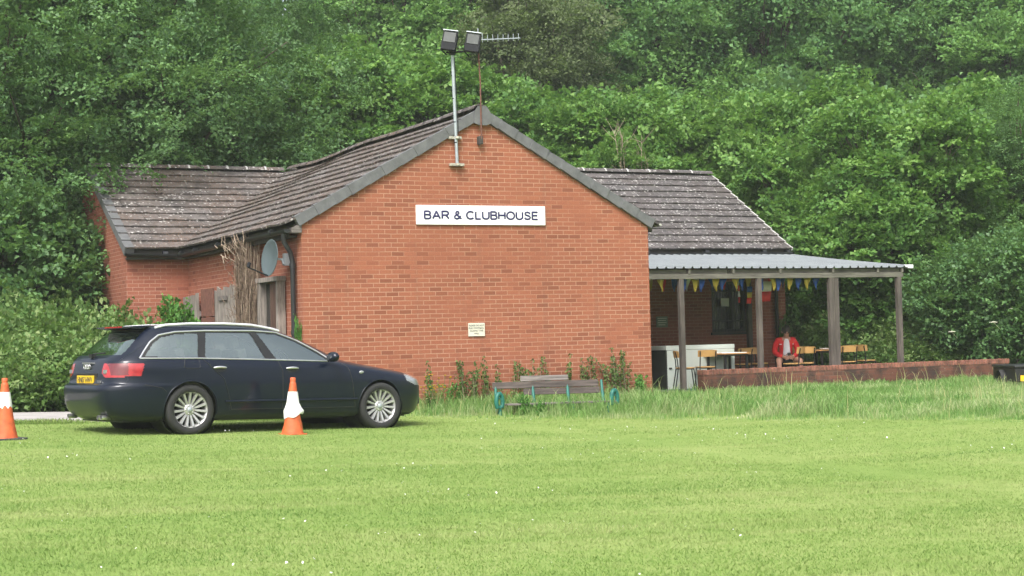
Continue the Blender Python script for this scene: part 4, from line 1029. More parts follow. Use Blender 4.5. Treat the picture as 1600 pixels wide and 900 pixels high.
def build_car():
    car = empty('estate_car', (0, 0, 0), 0, 'dark navy estate car with silver roof rails parked on the grass edge', 'car')
    zk = [.19, .25, .35, .45, .58, .64, .67, .80, .95, .99, 1.1, 1.2, 1.3, 1.36, 1.40, 1.43, 1.452]
    wf_ = pchip([.19, .25, .35, .50, .65, .78, .86, .93, .985, 1.05, 1.2, 1.33, 1.38, 1.42, 1.44, 1.452], [.80, .875, .905, .925, .928, .922, .915, .895, .865, .828, .755, .682, .645, .56, .46, .30])
    xr_ = pchip(zk, [-.86, -.985, -1.06, -1.09, -1.10, -1.085, -1.03, -1.005, -.965, -.935, -.80, -.69, -.58, -.50, -.42, -.22, .15])
    xf_ = pchip([.19, .25, .35, .5, .6, .68, .74, .79, .84, .89, .93, .96, 1.0, 1.1, 1.2, 1.3, 1.36, 1.40, 1.43, 1.452], [3.64, 3.71, 3.745, 3.76, 3.757, 3.73, 3.63, 3.47, 3.20, 2.90, 2.66, 2.50, 2.38, 2.17, 1.95, 1.70, 1.52, 1.34, 1.0, .6])
    NE = 4.2; NR = 6.0
    def Y(x, z, side=-1):
        xr, xf, w_ = xr_(z), xf_(z), wf_(z); a = (xf - xr) / 2; u = (x - (xf + xr) / 2) / a; n_ = np.where(u < 0, NR, NE); u = np.clip(np.abs(u), 0, 1)
        return side * w_ * (1 - u ** n_) ** (1 / n_)
    def Xr(y, z):
        xr, xf, w_ = xr_(z), xf_(z), wf_(z); a = (xf - xr) / 2
        return (xf + xr) / 2 - a * (1 - np.clip(np.abs(y) / w_, 0, 1) ** NR) ** (1 / NR)
    zs = np.concatenate([np.arange(.19, .70, .014), np.arange(.70, 1.02, .009), np.arange(1.02, 1.40, .0125), np.array([1.40, 1.408, 1.416, 1.424, 1.432, 1.44, 1.446, 1.450, 1.452])])
    NP = 720; rings = []
    th = np.linspace(0, 2 * PI, 6001)
    for z in zs:
        xr, xf, w_ = float(xr_(z)), float(xf_(z)), float(wf_(z)); a = (xf - xr) / 2
        ct, st_ = np.cos(th), np.sin(th)
        n_ = np.where(ct > 0, NR, NE); x = (xf + xr) / 2 - a * np.sign(ct) * np.abs(ct) ** (2 / n_); y = -w_ * np.sign(st_) * np.abs(st_) ** (2 / n_)
        s = np.concatenate([[0], np.cumsum(np.hypot(np.diff(x), np.diff(y)))]); q = np.linspace(0, s[-1], NP + 1)[:-1]
        rings.append(np.stack([np.interp(q, s, x), np.interp(q, s, y), np.full(NP, z)], 1))
    V = np.concatenate(rings); nz = len(zs)
    # wheel arches: snap the grid to the arch circle
    AR = .366
    for cx in (0., 2.843):
        dx, dz = V[:, 0] - cx, V[:, 2] - .33; rr = np.hypot(dx, dz); mk = (np.abs(rr - AR) < .009) & (np.abs(V[:, 1]) > .5)
        k = AR / rr[mk]; V[mk, 0] = cx + dx[mk] * k; V[mk, 2] = .33 + dz[mk] * k
    i = np.arange(nz - 1)[:, None]; j = np.arange(NP)[None, :]; j2 = (j + 1) % NP
    F = np.stack([i * NP + j, i * NP + j2, (i + 1) * NP + j2, (i + 1) * NP + j], -1).reshape(-1, 4)
    c = V[F].mean(1); X, Yc, Z = c.T; ay = np.abs(Yc)
    keep = np.ones(len(F), bool)
    for cx in (0., 2.843): keep &= ~((np.hypot(X - cx, Z - .33) < AR) & (ay > .5))
    quarter = [(-.585, 1.012), (-.45, 1.18), (-.33, 1.262), (-.12, 1.307), (.19, 1.325), (.115, 1.005)]
    rdoor = [(.215, 1.002), (.295, 1.327), (.93, 1.335), (1.075, .985)]
    fdoor = [(1.235, .98), (1.035, 1.335), (1.33, 1.318), (1.60, 1.225), (1.86, 1.09), (2.02, .99), (2.04, .965)]
    outer = [(-.66, .99), (-.58, 1.085), (-.48, 1.20), (-.35, 1.292), (-.13, 1.335), (.3, 1.356), (1.0, 1.362), (1.36, 1.342), (1.66, 1.235), (1.94, 1.085), (2.14, .95), (1.2, .972), (.1, .992)]
    side = (ay > .45)
    cls = np.zeros(len(F), int)                       # 0 body
    o_ = inpoly(X, Z, outer) & side & (X > xr_(Z) + .10); cls[o_] = 1
    masks = {}
    for sgn in (-1, 1):
        for k, pl in enumerate((quarter, rdoor, fdoor)):
            m = inpoly(X, Z, pl) & side & (np.sign(Yc) == sgn); cls[m] = 10 + k + (3 if sgn > 0 else 0)
    rw = (X < 0) & inpoly(Yc, Z, [(-.64, 1.03), (-.52, 1.352), (.52, 1.352), (.64, 1.03)]) & (X < Xr(Yc, Z) + .02); cls[rw] = 20
    fw_ = (X > 1.2) & inpoly(Yc, Z, [(-.68, 1.0), (-.56, 1.37), (.56, 1.37), (.68, 1.0)]) & (X > 2.6 - (Z - .96) * 2.6); cls[fw_] = 21
    for sgn, cc in ((-1, 30), (1, 31)):
        tl = (np.sign(Yc) == sgn) & (X < -.66 + .25 * (Z - .75)) & (ay > .45 + (Z < .80) * .10 * (1 - (Z - .745) / .055)) & (Z > .745 - .0 * X) & (Z < .925) & ~((X > -.85) & (Z < .765)); cls[tl] = cc
        hl = (np.sign(Yc) == sgn) & (X > 3.30) & (Z > .61 + .35 * np.clip(3.50 - X, 0, 1)) & (Z < .775) & (ay > .32); cls[hl] = 32 + (sgn > 0)
    doors = {40: [(.16, .99), (.27, .88), (.45, .72), (.53, .45), (.56, .32), (1.30, .32), (1.30, .82), (1.235, .975)],
             42: [(1.24, .975), (1.305, .82), (1.305, .32), (2.42, .32), (2.36, .7), (2.32, .86), (2.2, .945)]}
    for cc, pl in doors.items():
        for sgn in (-1, 1):
            m = inpoly(X, Z, pl) & (np.sign(Yc) == sgn) & side & (cls == 0); cls[m] = cc + (sgn > 0)
    tg = (cls == 0) & (X < 0) & (Z > .655) & (X < Xr(Yc, Z) + .02) & (ay < .80 - .1 * (Z > .95)) & (Z < 1.40); cls[tg] = 50
    def part(name, mask, mats, parent=car, off=0., extra=None):
        f = F[mask & keep]
        if not len(f): return None
        u, inv = np.unique(f.ravel(), return_inverse=True); vv = V[u].copy()
        if off:
            ctr = np.stack([np.clip(vv[:, 0], .2, 2.2), np.zeros(len(vv)), np.clip(vv[:, 2] - .25, .3, .9)], 1); vv += unit(vv - ctr) * off
        vl = [tuple(q) for q in vv]; fl_ = [tuple(q) for q in inv.reshape(-1, 4)]
        if extra: vl, fl_ = extra(vl, fl_)
        return mesh_obj(name, vl, fl_, mats, parent, smooth=True)
    def caps(vl, fl_):
        b0 = len(vl); top = [tuple(q) for q in rings[-1]]; bot = [tuple(q) for q in rings[0][::-1]]
        vl += top + bot; fl_ += [tuple(range(b0, b0 + NP)), tuple(range(b0 + NP, b0 + 2 * NP))]; return vl, fl_
    P = MAT['paint_car']
    part('body', cls == 0, P, extra=caps)
    part('window_frame', cls == 1, MAT['carblack'])
    for k in range(6): part('window', cls == 10 + k, MAT['glass'], off=-.004)
    part('rear_window', cls == 20, MAT['glass'], off=-.003); part('windscreen', cls == 21, MAT['glass'], off=-.003)
    smk = (X > -.965) & (X < -.80) & (Z > .775)
    for cc in (30, 31):
        tlo = part('tail_light', (cls == cc) & ~smk, MAT['taillight'], off=.006); part('smoked_lens', (cls == cc) & smk, MAT['smoke'], tlo, off=.006); sgn = -1 if cc == 30 else 1
        b = MB(); y0, y1 = sgn * .50, sgn * .57; b.box(min(y0, y1), max(y0, y1), -.012, .012, .80, .845)
        rv = b.build('reversing_lamp', MAT['lampclear'], tlo); rv.data.transform(Matrix(((0, 1, 0, float(Xr(.53, .82)) - .008), (1, 0, 0, 0), (0, 0, 1, 0), (0, 0, 0, 1))))
    for cc in (32, 33): part('headlight', cls == cc, MAT['lampclear'], off=.005)
    dr = {cc: part('door', cls == cc, P) for cc in (40, 41, 42, 43)}
    tail = part('tailgate', cls == 50, P, off=.003)
    # ribbons and tubes that follow the body surface
    def surf(pts, side, off): return [(x, float(Y(x, z, side)) + side * off, z) for x, z in pts]
    def dense(pts, st=.04, closed=False):
        out = []; pts = list(pts) + ([pts[0]] if closed else [])
        for (a, b_), (c2, d) in zip(pts[:-1], pts[1:]):
            n = max(1, int(math.hypot(c2 - a, d - b_) / st))
            out += [(a + (c2 - a) * q / n, b_ + (d - b_) * q / n) for q in range(n)]
        return out + [pts[-1]]
    for sd in (-1, 1):
        b = MB(); b.tube(surf(dense(outer[10:] + [outer[0]]), sd, .002), .0105, 8)
        b.tube(surf(dense(outer[:11]), sd, .002), .0125, 8); b.build('chrome_window_strip', MAT['chrome'], car)
        b = MB()
        for ln in (doors[40][:5], doors[40][4:6], doors[40][5:], doors[42][3:], doors[42][2:4]  , [(-.62, .655), (-.40, .61), (-.34, .56)]):
            b.tube(surf(dense(ln), sd, -.0005), .0062, 5)
        b.build('panel_gap', MAT['carblack'], car)
        b = MB(); b.tube(surf(dense([(-.05, .985), (-.08, .97), (-.1, .88), (-.07, .86), (.1, .86), (.12, .88), (.12, .96), (.1, .98), (-.05, .985)]), sd, -.0005), .0055, 5); b.build('fuel_flap_gap', MAT['carblack'], car)
        b = MB(); b.tube(surf(dense([(.47, .425), (2.45, .43)]), sd, .004), .016, 8); b.build('rubbing_strip', P, car)
        for cc, x0, z0 in ((40, .30, .868), (42, 1.35, .856)):
            par = dr[cc if sd < 0 else cc + 1]; b = MB(); pts = [(x0 + q * .03, z0 + .008 * math.sin(PI * q / 6)) for q in range(7)]
            b.tube([(x, y + sd * .022 * math.sin(PI * min(1, (q + .6) / 7)), z) for q, (x, y, z) in enumerate(surf(pts, sd, .004))], [.010, .015, .016, .016, .016, .015, .010], 8)
            b.build('handle', MAT['chrome'], par)
            b = MB(); V_ = surf([(x0 + .09 + .085 * math.cos(a), z0 - .02 + .034 * math.sin(a)) for a in np.linspace(0, 2 * PI, 17)[:-1]], sd, .0025); b.add(V_, [tuple(range(16))]); b.build('handle_recess', MAT['carblack'], par)
        b = MB(); rp = [(-.36, 1.388), (-.22, 1.424), (.1, 1.446), (.6, 1.453), (1.0, 1.44), (1.3, 1.395), (1.42, 1.365)]
        b.tube([(x, sd * (.585 + .02 * math.sin(PI * (x + .4) / 1.8)), z) for x, z in dense(rp, .08)], .0185, 8); b.build('roof_rail', MAT['rail'], car)
        b = MB(); b.lathe([(.001, -.115), (.05, -.10), (.07, -.05), (.074, .02), (.068, .09), (.04, .11), (.001, .112)], 14, 'y'); mo = b.build('mirror', P, car)
        mo.data.transform(Matrix.Translation((2.02, sd * 1.0, 1.01)) @ Matrix.Rotation(sd * .12, 4, 'Z') @ Matrix.Diagonal((.85, 1., .95, 1)))
        b = MB(); b.tube([(2.03, sd * .86, .965), (2.02, sd * .93, .975)], .022, 8); b.build('stalk', MAT['carblack'], mo)
        b = MB(); b.lathe([(.001, .0), (.03, .0), (.032, .01), (.02, .014), (.001, .015)], 12, 'y'); io = b.build('side_indicator', MAT['lampclear'], car)
        io.data.transform(Matrix.Translation((2.52, float(Y(2.52, .80, sd)) + sd * .002, .80)) @ Matrix.Diagonal((1.2, sd, .7, 1)))
    # inside: dark tub, seats, wheel
    b = MB(); b.box(-.55, 2.2, -.72, .72, .30, .80); b.box(1.85, 2.25, -.62, .62, .801, .945); b.build('cabin_tub', plain('cabin_lining', (.2, .2, .19), .8), car)
    for x, y in ((.95, -.36), (.95, .36), (.05, -.38), (.05, .38), (.05, 0.)):
        b = MB(); Mx = Matrix.Translation((x, y, .78)) @ Matrix.Rotation(-.25, 4, 'Y')
        b.box(-.06, .06, -.23, .23, .0, .34, 0, Mx); b.box(-.05, .04, -.12, .12, .37, .52, 0, Mx); b.box(-.01, .0, -.05, .05, .33, .4, 0, Mx)
        b.build('seat', MAT['seat'], car, bevel=.03)
    b = MB(); n = 20; Mx = Matrix.Translation((1.62, -.36, .94)) @ Matrix.Rotation(1.15, 4, 'Y')
    b.tube([tuple(Mx @ Vector((.185 * math.cos(2 * PI * q / n), .185 * math.sin(2 * PI * q / n), 0))) for q in range(n + 1)], .014, 6)
    b.box(-.18, .18, -.02, .02, -.01, .01, 0, Mx); b.build('steering_wheel', MAT['carblack'], car)
    # under side and arch liners
    b = MB(); b.box(-.8, 3.4, -.62, .62, .17, .30); b.build('underbody', MAT['carblack'], car)
    for cx in (0., 2.843):
        for sd in (-1, 1):
            b = MB(); b.lathe([(.385, sd * .83), (.385, sd * .45), (.001, sd * .45)], 32, 'y', (cx, 0, .33)); b.build('arch_liner', MAT['carblack'], car)
        for sd in (-1, 1):
            b = MB(); b.tube([(cx + AR * math.cos(a), float(Y(cx + AR * math.cos(a), .33 + AR * math.sin(a), sd)) - sd * .004, .33 + AR * math.sin(a)) for a in np.linspace(-.28, PI + .28, 40)], .0085, 6, caps=False); b.build('arch_lip', P, car)
    # wheels
    for cx in (0., 2.843):
        for sd in (-1, 1):
            wt = empty('wheel', (cx, sd * .785, .325)); wt.parent = car; R_ = .328
            b = MB(); b.lathe([(.232, sd * .105), (.245, sd * .118), (.285, sd * .122), (.312, sd * .112), (R_ - .004, sd * .098), (R_, sd * .07), (R_, -sd * .07), (.312, -sd * .11), (.25, -sd * .118), (.23, -sd * .1)], 56, 'y')
            b.build('tyre', MAT['tyre'], wt)
            b = MB(); b.lathe([(.238, sd * .112), (.243, sd * .106), (.236, sd * .098), (.222, sd * .088), (.214, sd * .02), (.214, -sd * .1)], 56, 'y')
            for k in range(15):
                a = 2 * PI * k / 15; Mx = Matrix.Rotation(a, 4, 'Y')
                pr = [(-.0145, .222), (.0145, .222), (.0105, .06), (-.0105, .06)]
                b.add([tuple(Mx @ Vector((p, sd * (.098 - .03 * (q < .1)), q))) for p, q in pr] + [tuple(Mx @ Vector((p * 1.5, sd * .05, q))) for p, q in pr], [(0, 1, 2, 3), (7, 6, 5, 4)] + [(q, (q + 1) % 4, (q + 1) % 4 + 4, q + 4) for q in range(4)])
            b.lathe([(.001, sd * .078), (.05, sd * .076), (.074, sd * .07), (.078, sd * .04)], 24, 'y')
            for k in range(5):
                a = 2 * PI * (k + .5) / 5; b.lathe([(.001, sd * .082), (.009, sd * .08), (.009, sd * .07)], 8, 'y', (.056 * math.cos(a), 0, .056 * math.sin(a)))
            b.build('rim', MAT['rim'], wt)
            b = MB(); b.lathe([(.001, sd * .088), (.03, sd * .086), (.034, sd * .078)], 20, 'y'); b.build('hub_cap', MAT['galv'], wt)
            b = MB(); b.lathe([(.001, sd * .035), (.155, sd * .035), (.158, sd * .02), (.001, sd * .02)], 28, 'y'); b.lathe([(.001, -sd * .02), (.213, -sd * .02)], 28, 'y'); b.build('brake_disc', MAT['carblack'], wt)
    # tail details
    b = MB(); b.prism([(-.52, 1.372), (-.655, 1.392), (-.655, 1.408), (-.38, 1.425)], -.54, .54, lambda a, c_, h_: (a, h_, c_)); spo = b.build('roof_spoiler', P, car, bevel=.008)
    b = MB(); b.box(-.664, -.654, -.26, .26, 1.392, 1.410); b.build('brake_light', MAT['taillight'], spo)
    REAR = Matrix(((0, 0, -1, 0), (-1, 0, 0, 0), (0, 1, 0, 0), (0, 0, 0, 1)))      # text x -> -y, y -> z, z -> -x
    b = MB(); b.box(-1.018, -1.008, -.34, .34, .655, .80); b.build('plate_recess', MAT['carblack'], tail, bevel=.004)
    b = MB(); b.box(-1.034, -1.020, -.26, .26, .66, .77); pl = b.build('number_plate', MAT['plate_y'], car, bevel=.002)
    text_on('lettering', 'HN07 HWV', .45, .075, MAT['ink'], pl, Matrix.Translation((-1.0365, 0, .715)) @ REAR, .003)
    b = MB()
    for k in range(4):
        cyy = -.069 + k * .046; b.tube([(-1.008, cyy + .03 * math.cos(a), .885 + .03 * math.sin(a)) for a in np.linspace(0, 2 * PI, 21)], .0055, 6, caps=False)
    o = b.build('badge', MAT['chrome'], tail)
    text_on('model_lettering', 'TDI', .12, .032, MAT['chrome'], tail, Matrix.Translation((float(Xr(.43, .69)) - .012, -.43, .69)) @ REAR, .006)
    b = MB(); b.box(-1.005, -.97, -.17, .17, .925, .94); b.build('boot_strip', MAT['chrome'], tail)
    b = MB(); b.tube([(-.935, .02, 1.04), (-.93, -.12, 1.055), (-.915, -.34, 1.06)], .011, 6); b.box(-.96, -.90, -.03, .06, 1.0, 1.05); b.build('rear_wiper', MAT['carblack'], tail)
    for y in (-.52, -.42, .52): 
        b = MB(); b.lathe([(.03, -.06), (.03, .06), (.025, .06), (.025, -.06)], 16, 'x', (-.98, y, .235)); b.build('exhaust_tip', MAT['chrome'], car)
    b = MB(); b.box(3.5, 3.74, -.5, .5, .33, .56); b.box(3.55, 3.78, -.22, .22, .40, .70); b.build('grille', MAT['carblack'], car, bevel=.02)
    return car
car = build_car()
CA = (-3.30, -5.16, -.082)                     # where the near rear wheel stands
ph = rad(11.2)
car.rotation_euler = (0, rad(1.65), ph)
car.scale = (1, 1, .975)
car.location = (CA[0] - math.sin(ph) * .86, CA[1] + math.cos(ph) * .86, CA[2] + .02)

# ------------------------------------------------------------------ traffic cones
def cone(loc, label, crumpled, lean=0.):
    t = empty('traffic_cone', loc, .3, label, 'traffic cone', 'traffic cones on the grass'); t.rotation_euler = (0, lean, .25)
    b = MB(); b.prism([(-.20, -.17), (-.17, -.2), (.17, -.2), (.2, -.17), (.2, .17), (.17, .2), (-.17, .2), (-.2, .17)], 0, .028, lambda a, c_, h_: (a * (1 if not crumpled else .72), c_ * (1 if not crumpled else .72), h_)); b.build('base', MAT['conebase' if not crumpled else 'orange'], t, bevel=.006)
    b = MB(); rng = random.Random(7); H = .74; prof = [(.142, .026), (.136, .05), (.115, .15), (.098, .25), (.062, .52), (.042, .66), (.040, .675), (.034, .68), (.036, .70), (.036, .735), (.022, .742), (.02, .6)]
    b.lathe(prof, 28); o = b.build('cone_body', MAT['orange'], t)
    if crumpled:
        for v in o.data.vertices:
            a = math.atan2(v.co.y, v.co.x)
            if .04 < v.co.z < .3: k = 1 + .05 * math.sin(a * 5 + v.co.z * 30); v.co.x *= k; v.co.y *= k
    b = MB(); V = []; n = 36; rows = [.56, .5, .42, .36, .32, .29, .25] if crumpled else [.575, .53, .48, .43, .42]
    for r_i, z in enumerate(rows):
        for k in range(n):
            a = 2 * PI * k / n; rr = .0625 + (.52 - z) * .132 + .005; zz = z
            if crumpled and z < .4:
                bul = max(0, 1 - abs(z - .31) / .08); rr += bul * (.022 + .034 * max(0, math.cos(a + .35)) ** 2 + .008 * math.sin(a * 5))
                if r_i == len(rows) - 1: zz += .03 * math.cos(a * 1 + .2) + .012 * math.sin(a * 4); rr += .004
            if not crumpled and r_i == len(rows) - 1: zz = z - .03 * (.5 + .5 * math.sin(a * 7)) - .025 * rng.random()
            V.append((rr * math.cos(a), rr * math.sin(a), zz))
    b.add(V, [(i * n + k, i * n + (k + 1) % n, (i + 1) * n + (k + 1) % n, (i + 1) * n + k) for i in range(len(rows) - 1) for k in range(n)], 0, True); b.build('reflective_sleeve', MAT['reflwhite'], t)
    return t
cone((-2.05, -5.49, G(-2.05, -5.49) - .02), 'crumpled orange traffic cone with sagging white sleeve in front of the car', True, .03)
cone((-5.585, -5.39, G(-5.58, -5.39) - .015), 'straight orange traffic cone on a black base at the left edge', False)

# ------------------------------------------------------------------ bench in the long grass
bp = spot(859, 26.35); bn = empty('park_bench', (bp[0], bp[1], bp[2] - .13), rad(-17), 'weathered plank bench with teal iron ends sunk in long grass', 'bench', None, (.965, 1, 1))
def board(name, x0, x1, y, z, hgt, dep, tilt, seed, par=bn, m='greywood_x'):
    b = MB(); Mx = Matrix.Translation((0, y, z)) @ Matrix.Rotation(tilt, 4, 'X'); b.box(x0, x1, -dep / 2, dep / 2, -hgt / 2, hgt / 2, 0, Mx)
    return b.build(name, MAT[m], par, bevel=.006)
MAT['plank_dark'] = wood_mat('dark_plank', (.035, .028, .025), (.13, .105, .095), 'x')
board('backrest_plank', -.97, .80, .16, .575, .105, .03, -.15, 1, m='plank_dark'); board('backrest_plank', -.46, .82, .145, .465, .10, .03, -.15, 2, m='plank_dark')
board('top_plank', -.50, .30, .175, .675, .085, .03, -.12, 3)
for y, z in ((-.30, .29), (-.18, .285), (-.06, .28)): board('seat_plank', -.80, .98, y, z, .03, .105, 0, 4)
for x in (-.92, -.30, .28, .86):
    b = MB(); b.tube([(x, .05, .0), (x, .06, .3), (x, .13, .45), (x, .185, .62)], [.03, .028, .026, .022], 8); b.tube([(x, .06, .255), (x, -.34, .255)], .022, 8); b.tube([(x, -.3, .0), (x, -.3, .255)], .024, 8); b.build('iron_leg', MAT['teal'], bn)
for x in (-.93, .965):
    b = MB(); b.tube([(x, -.26 + .11 * math.cos(a), .33 + .125 * math.sin(a)) if False else (x + .055 * math.cos(a), -.3 + .03 * math.cos(a), .34 + .12 * math.sin(a)) for a in np.linspace(-.9, PI + .9, 22)], .036, 10)
    b.tube([(x + .04 * math.cos(a), -.29, .33 + .06 * math.sin(a)) for a in np.linspace(-.6, PI + .6, 14)], .014, 8); b.build('armrest', MAT['teal'], bn)

# ------------------------------------------------------------------ veranda furniture
TZ = G(10, 4) + .022
fz = empty('chest_freezer', (8.87, 3.3, TZ), 0, 'long pale chest freezer with end darkened as shade under the veranda', 'freezer')
b = MB(); b.box(0.02, 1.66, 0, .72, 0, .80); b.build('cabinet', MAT['freezer'], fz, bevel=.008)
b = MB(); b.box(.0, 1.664, -.004, .724, .803, .895); b.build('lid', MAT['freezer'], fz, bevel=.01)
b = MB(); b.box(-.014, .018, .0, .72, 0, .80); b.build('shaded_end', MAT['end_shade'], fz)  # thin dark face, shade of this end put into its colour
b = MB(); b.box(.06, .12, -.02, .0, .42, .45); b.build('lock', MAT['carblack'], fz)
gm_ = MB(); gm_.box(8.72, 9.95, 2.55, 3.2, TZ, TZ + .012); tag(gm_.build('floor_mat', MAT['mat_green']), 'green mat on the veranda floor by the freezer', 'mat')

def make_chair():
    t = empty('cafe_chair', (0, 0, 0), 0, 'x', 'chair', 'cafe chairs on the veranda')
    b = MB(); n = 14; pts = [(.19 * math.cos(a), .19 * math.sin(a) * 1.0) for a in np.linspace(0, 2 * PI, 25)[:-1]]
    pts = [(max(-.19, min(.19, x * 1.15)), max(-.19, min(.19, y * 1.15))) for x, y in pts]
    b.prism(pts, .435, .458, lambda a, c_, h_: (a, c_, h_)); b.build('seat', MAT['chairwood'], t, bevel=.006)
    b = MB(); V = []; m = 12
    for k in range(m + 1):
        a = -1 + 2 * k / m; x = .2 * math.sin(a * 1.15) / math.sin(1.15); y = .205 - .075 * (1 - math.cos(a * 1.1)) / (1 - math.cos(1.1)) + .0
        for dy, z in ((-.008, .655), (.012, .785), (.026, .785), (.008, .655)): V.append((x, y + dy + .012, z + (.012 * (1 - a * a) if z > .7 else 0)))
    b.add(V, [(4 * k + q, 4 * k + (q + 1) % 4, 4 * k + 4 + (q + 1) % 4, 4 * k + 4 + q) for k in range(m) for q in range(4)] + [(0, 1, 2, 3), (4 * m, 4 * m + 3, 4 * m + 2, 4 * m + 1)], 0, False)
    b.build('backrest', MAT['chairwood'], t)
    for sx in (-1, 1):
        b = MB(); b.tube([(sx * .20, .235, 0), (sx * .165, .165, .43), (sx * .16, .175, .6), (sx * .165, .215, .77)], .0115, 8); b.build('leg', MAT['chairsteel'], t)
        b = MB(); b.tube([(sx * .19, -.2, 0), (sx * .155, -.15, .43)], .0115, 8); b.build('leg', MAT['chairsteel'], t)
    b = MB(); b.tube([(-.155, -.15, .425), (.155, -.15, .425), (.165, .165, .425), (-.165, .165, .425), (-.155, -.15, .425)], .011, 8); b.build('seat_frame', MAT['chairsteel'], t)
    return t
ch0 = make_chair()
for i, (x, y, rz, lab) in enumerate((
    (9.02, 2.82, 1.15, 'bentwood cafe chair half hidden by the first veranda post, side on'),
    (9.62, 3.0, 2.85, 'bentwood cafe chair in front of the freezer, its whole frame in view'),
    (11.2, 4.1, 3.3, 'bentwood cafe chair left of the second post, before the window wall'),
    (11.62, 4.05, .35, 'bentwood cafe chair just right of the second post'),
    (12.0, 4.6, 1.6, 'bentwood cafe chair hard against the left of the seated person'),
    (11.83, 3.05, -2.5, 'bentwood cafe chair in front of the seated person, backrest over the lap'),
    (12.2, 3.15, 2.75, 'bentwood cafe chair right of the seated person at the round table'),
    (13.12, 2.95, 2.95, 'bentwood cafe chair right of the twin posts, backrest broad on'),
    (14.1, 3.55, 1.75, 'bentwood cafe chair farthest right on the veranda, seen edge on'),
    (12.75, 3.95, .2, 'bentwood cafe chair behind the table beside the twin posts'))):
    c_o = ch0 if i == 0 else copy_tree(ch0)
    c_o.location = (x, y, TZ); c_o.rotation_euler = (0, 0, rz); c_o['label'] = lab
def make_table():
    t = empty('cafe_table', (0, 0, 0), 0, 'x', 'table', 'cafe tables on the veranda')
    b = MB(); b.box(-.34, .34, -.34, .34, .69, .715); b.build('tabletop', MAT['tablewood'], t, bevel=.008)
    b = MB(); b.box(-.30, .30, -.30, .30, .655, .688); b.build('apron', MAT['chairsteel'], t)
    for sx in (-1, 1):
        for sy in (-1, 1): b = MB(); b.box(sx * .28 - .022, sx * .28 + .022, sy * .28 - .022, sy * .28 + .022, 0, .655); b.build('leg', MAT['chairsteel'], t)
    return t
tb0 = make_table(); tb0.location = (10.12, 3.05 - .1, TZ); tb0.rotation_euler = (0, 0, .08); tb0['label'] = 'dark legged cafe table in front of the freezer, white sheet on it'
tb1 = copy_tree(tb0); tb1.location = (12.72, 3.35, TZ); tb1.rotation_euler = (0, 0, .3); tb1['label'] = 'dark legged cafe table left of the twin posts with a white plate'
b = MB(); b.box(9.82, 10.42, 2.68, 3.22, TZ + .7165, TZ + .727); tag(b.build('table_paper', MAT['white']), 'white sheet lying on the table in front of the freezer', 'sheet')
b = MB(); b.lathe([(.001, .012), (.09, .012), (.14, .03), (.142, .026), (.09, .0), (.001, .0)], 24, 'z', (12.80, 3.2, TZ + .716)); tag(b.build('plate', MAT['white']), 'white plate lying on the table by the twin posts', 'plate')

# bunting under the beam
def bunting(name, pts, flags, label, group):
    t = empty(name, pts[0], 0, label, 'bunting', group); o = np.array(pts[0])
    b = MB(); b.tube([np.array(p) - o for p in pts], .005, 5); b.build('string', MAT['flag_white'], t)
    rng = random.Random(len(flags)); P = np.array(pts, float) - o; s = np.concatenate([[0], np.cumsum(np.linalg.norm(np.diff(P, axis=0), axis=1))])
    for f, colr, wd, hg in flags:
        q = f * s[-1]; c0 = np.array([np.interp(q - wd / 2, s, P[:, k]) for k in range(3)]); c1 = np.array([np.interp(q + wd / 2, s, P[:, k]) for k in range(3)]); d = (c1 - c0)
        sw_ = rng.uniform(-.1, .1); V = []; m = 5; nrm_ = np.array([d[1], -d[0], 0]) / max(1e-6, np.hypot(d[0], d[1]))
        for r_ in range(m):
            k = r_ / (m - 1)
            for e_ in (-.5, 0, .5):
                x = (c0 + c1) / 2 + d * e_ * (1 - k * .96); V.append(x + np.array([sw_ * .3 * k, 0, -hg * k]) + nrm_ * (.03 * math.sin(k * 4 + e_ * 5 + q * 3)))
        b = MB(); b.add(V, [(3 * r_ + q_, 3 * r_ + q_ + 1, 3 * r_ + q_ + 4, 3 * r_ + q_ + 3) for r_ in range(m - 1) for q_ in (0, 1)], 0, True)
        ob = b.build('flag', MAT[colr], t); md_ = ob.modifiers.new('solid', 'SOLIDIFY'); md_.thickness = .003
    return t
cols = ('flag_yellow', 'flag_blue')
xsf = (8.38, 8.93, 9.17, 9.34, 9.66, 9.85, 10.16, 10.31, 10.78, 11.07, 11.21, 11.49, 11.70, 11.94, 12.17)
seq = ('y', 'b', 'y', 'b', 'y', 'b', 'y', 'b', 'b', 'y', 'b', 'y', 'b', 'y', 'b')
x0, x1 = 8.1, 12.4
bunting('bunting', [(x0, 2.62, 2.15), (9.2, 2.62, 2.135), (10.3, 2.62, 2.15), (11.4, 2.62, 2.14), (x1, 2.62, 2.15)], [((x - x0) / (x1 - x0), 'flag_yellow' if c == 'y' else 'flag_blue', .17, .26) for x, c in zip(xsf, seq)],
        'string of blue and yellow pennants under the front veranda beam', 'strings of flags under the veranda')
bunting('bunting', [(8.9, 5.3, 2.36), (10.2, 5.2, 2.3), (11.5, 5.1, 2.33), (13.2, 5.0, 2.36)], [(f, c, .22, .34) for f, c in zip(np.linspace(.04, .96, 14), ('flag_white', 'flag_blue', 'flag_yellow', 'flag_red', 'flag_blue', 'flag_white', 'flag_yellow', 'flag_blue', 'flag_red', 'flag_white', 'flag_yellow', 'flag_blue', 'flag_red', 'flag_blue'))],
        'shaded string of mixed pennants deeper under the veranda roof', 'strings of flags under the veranda')
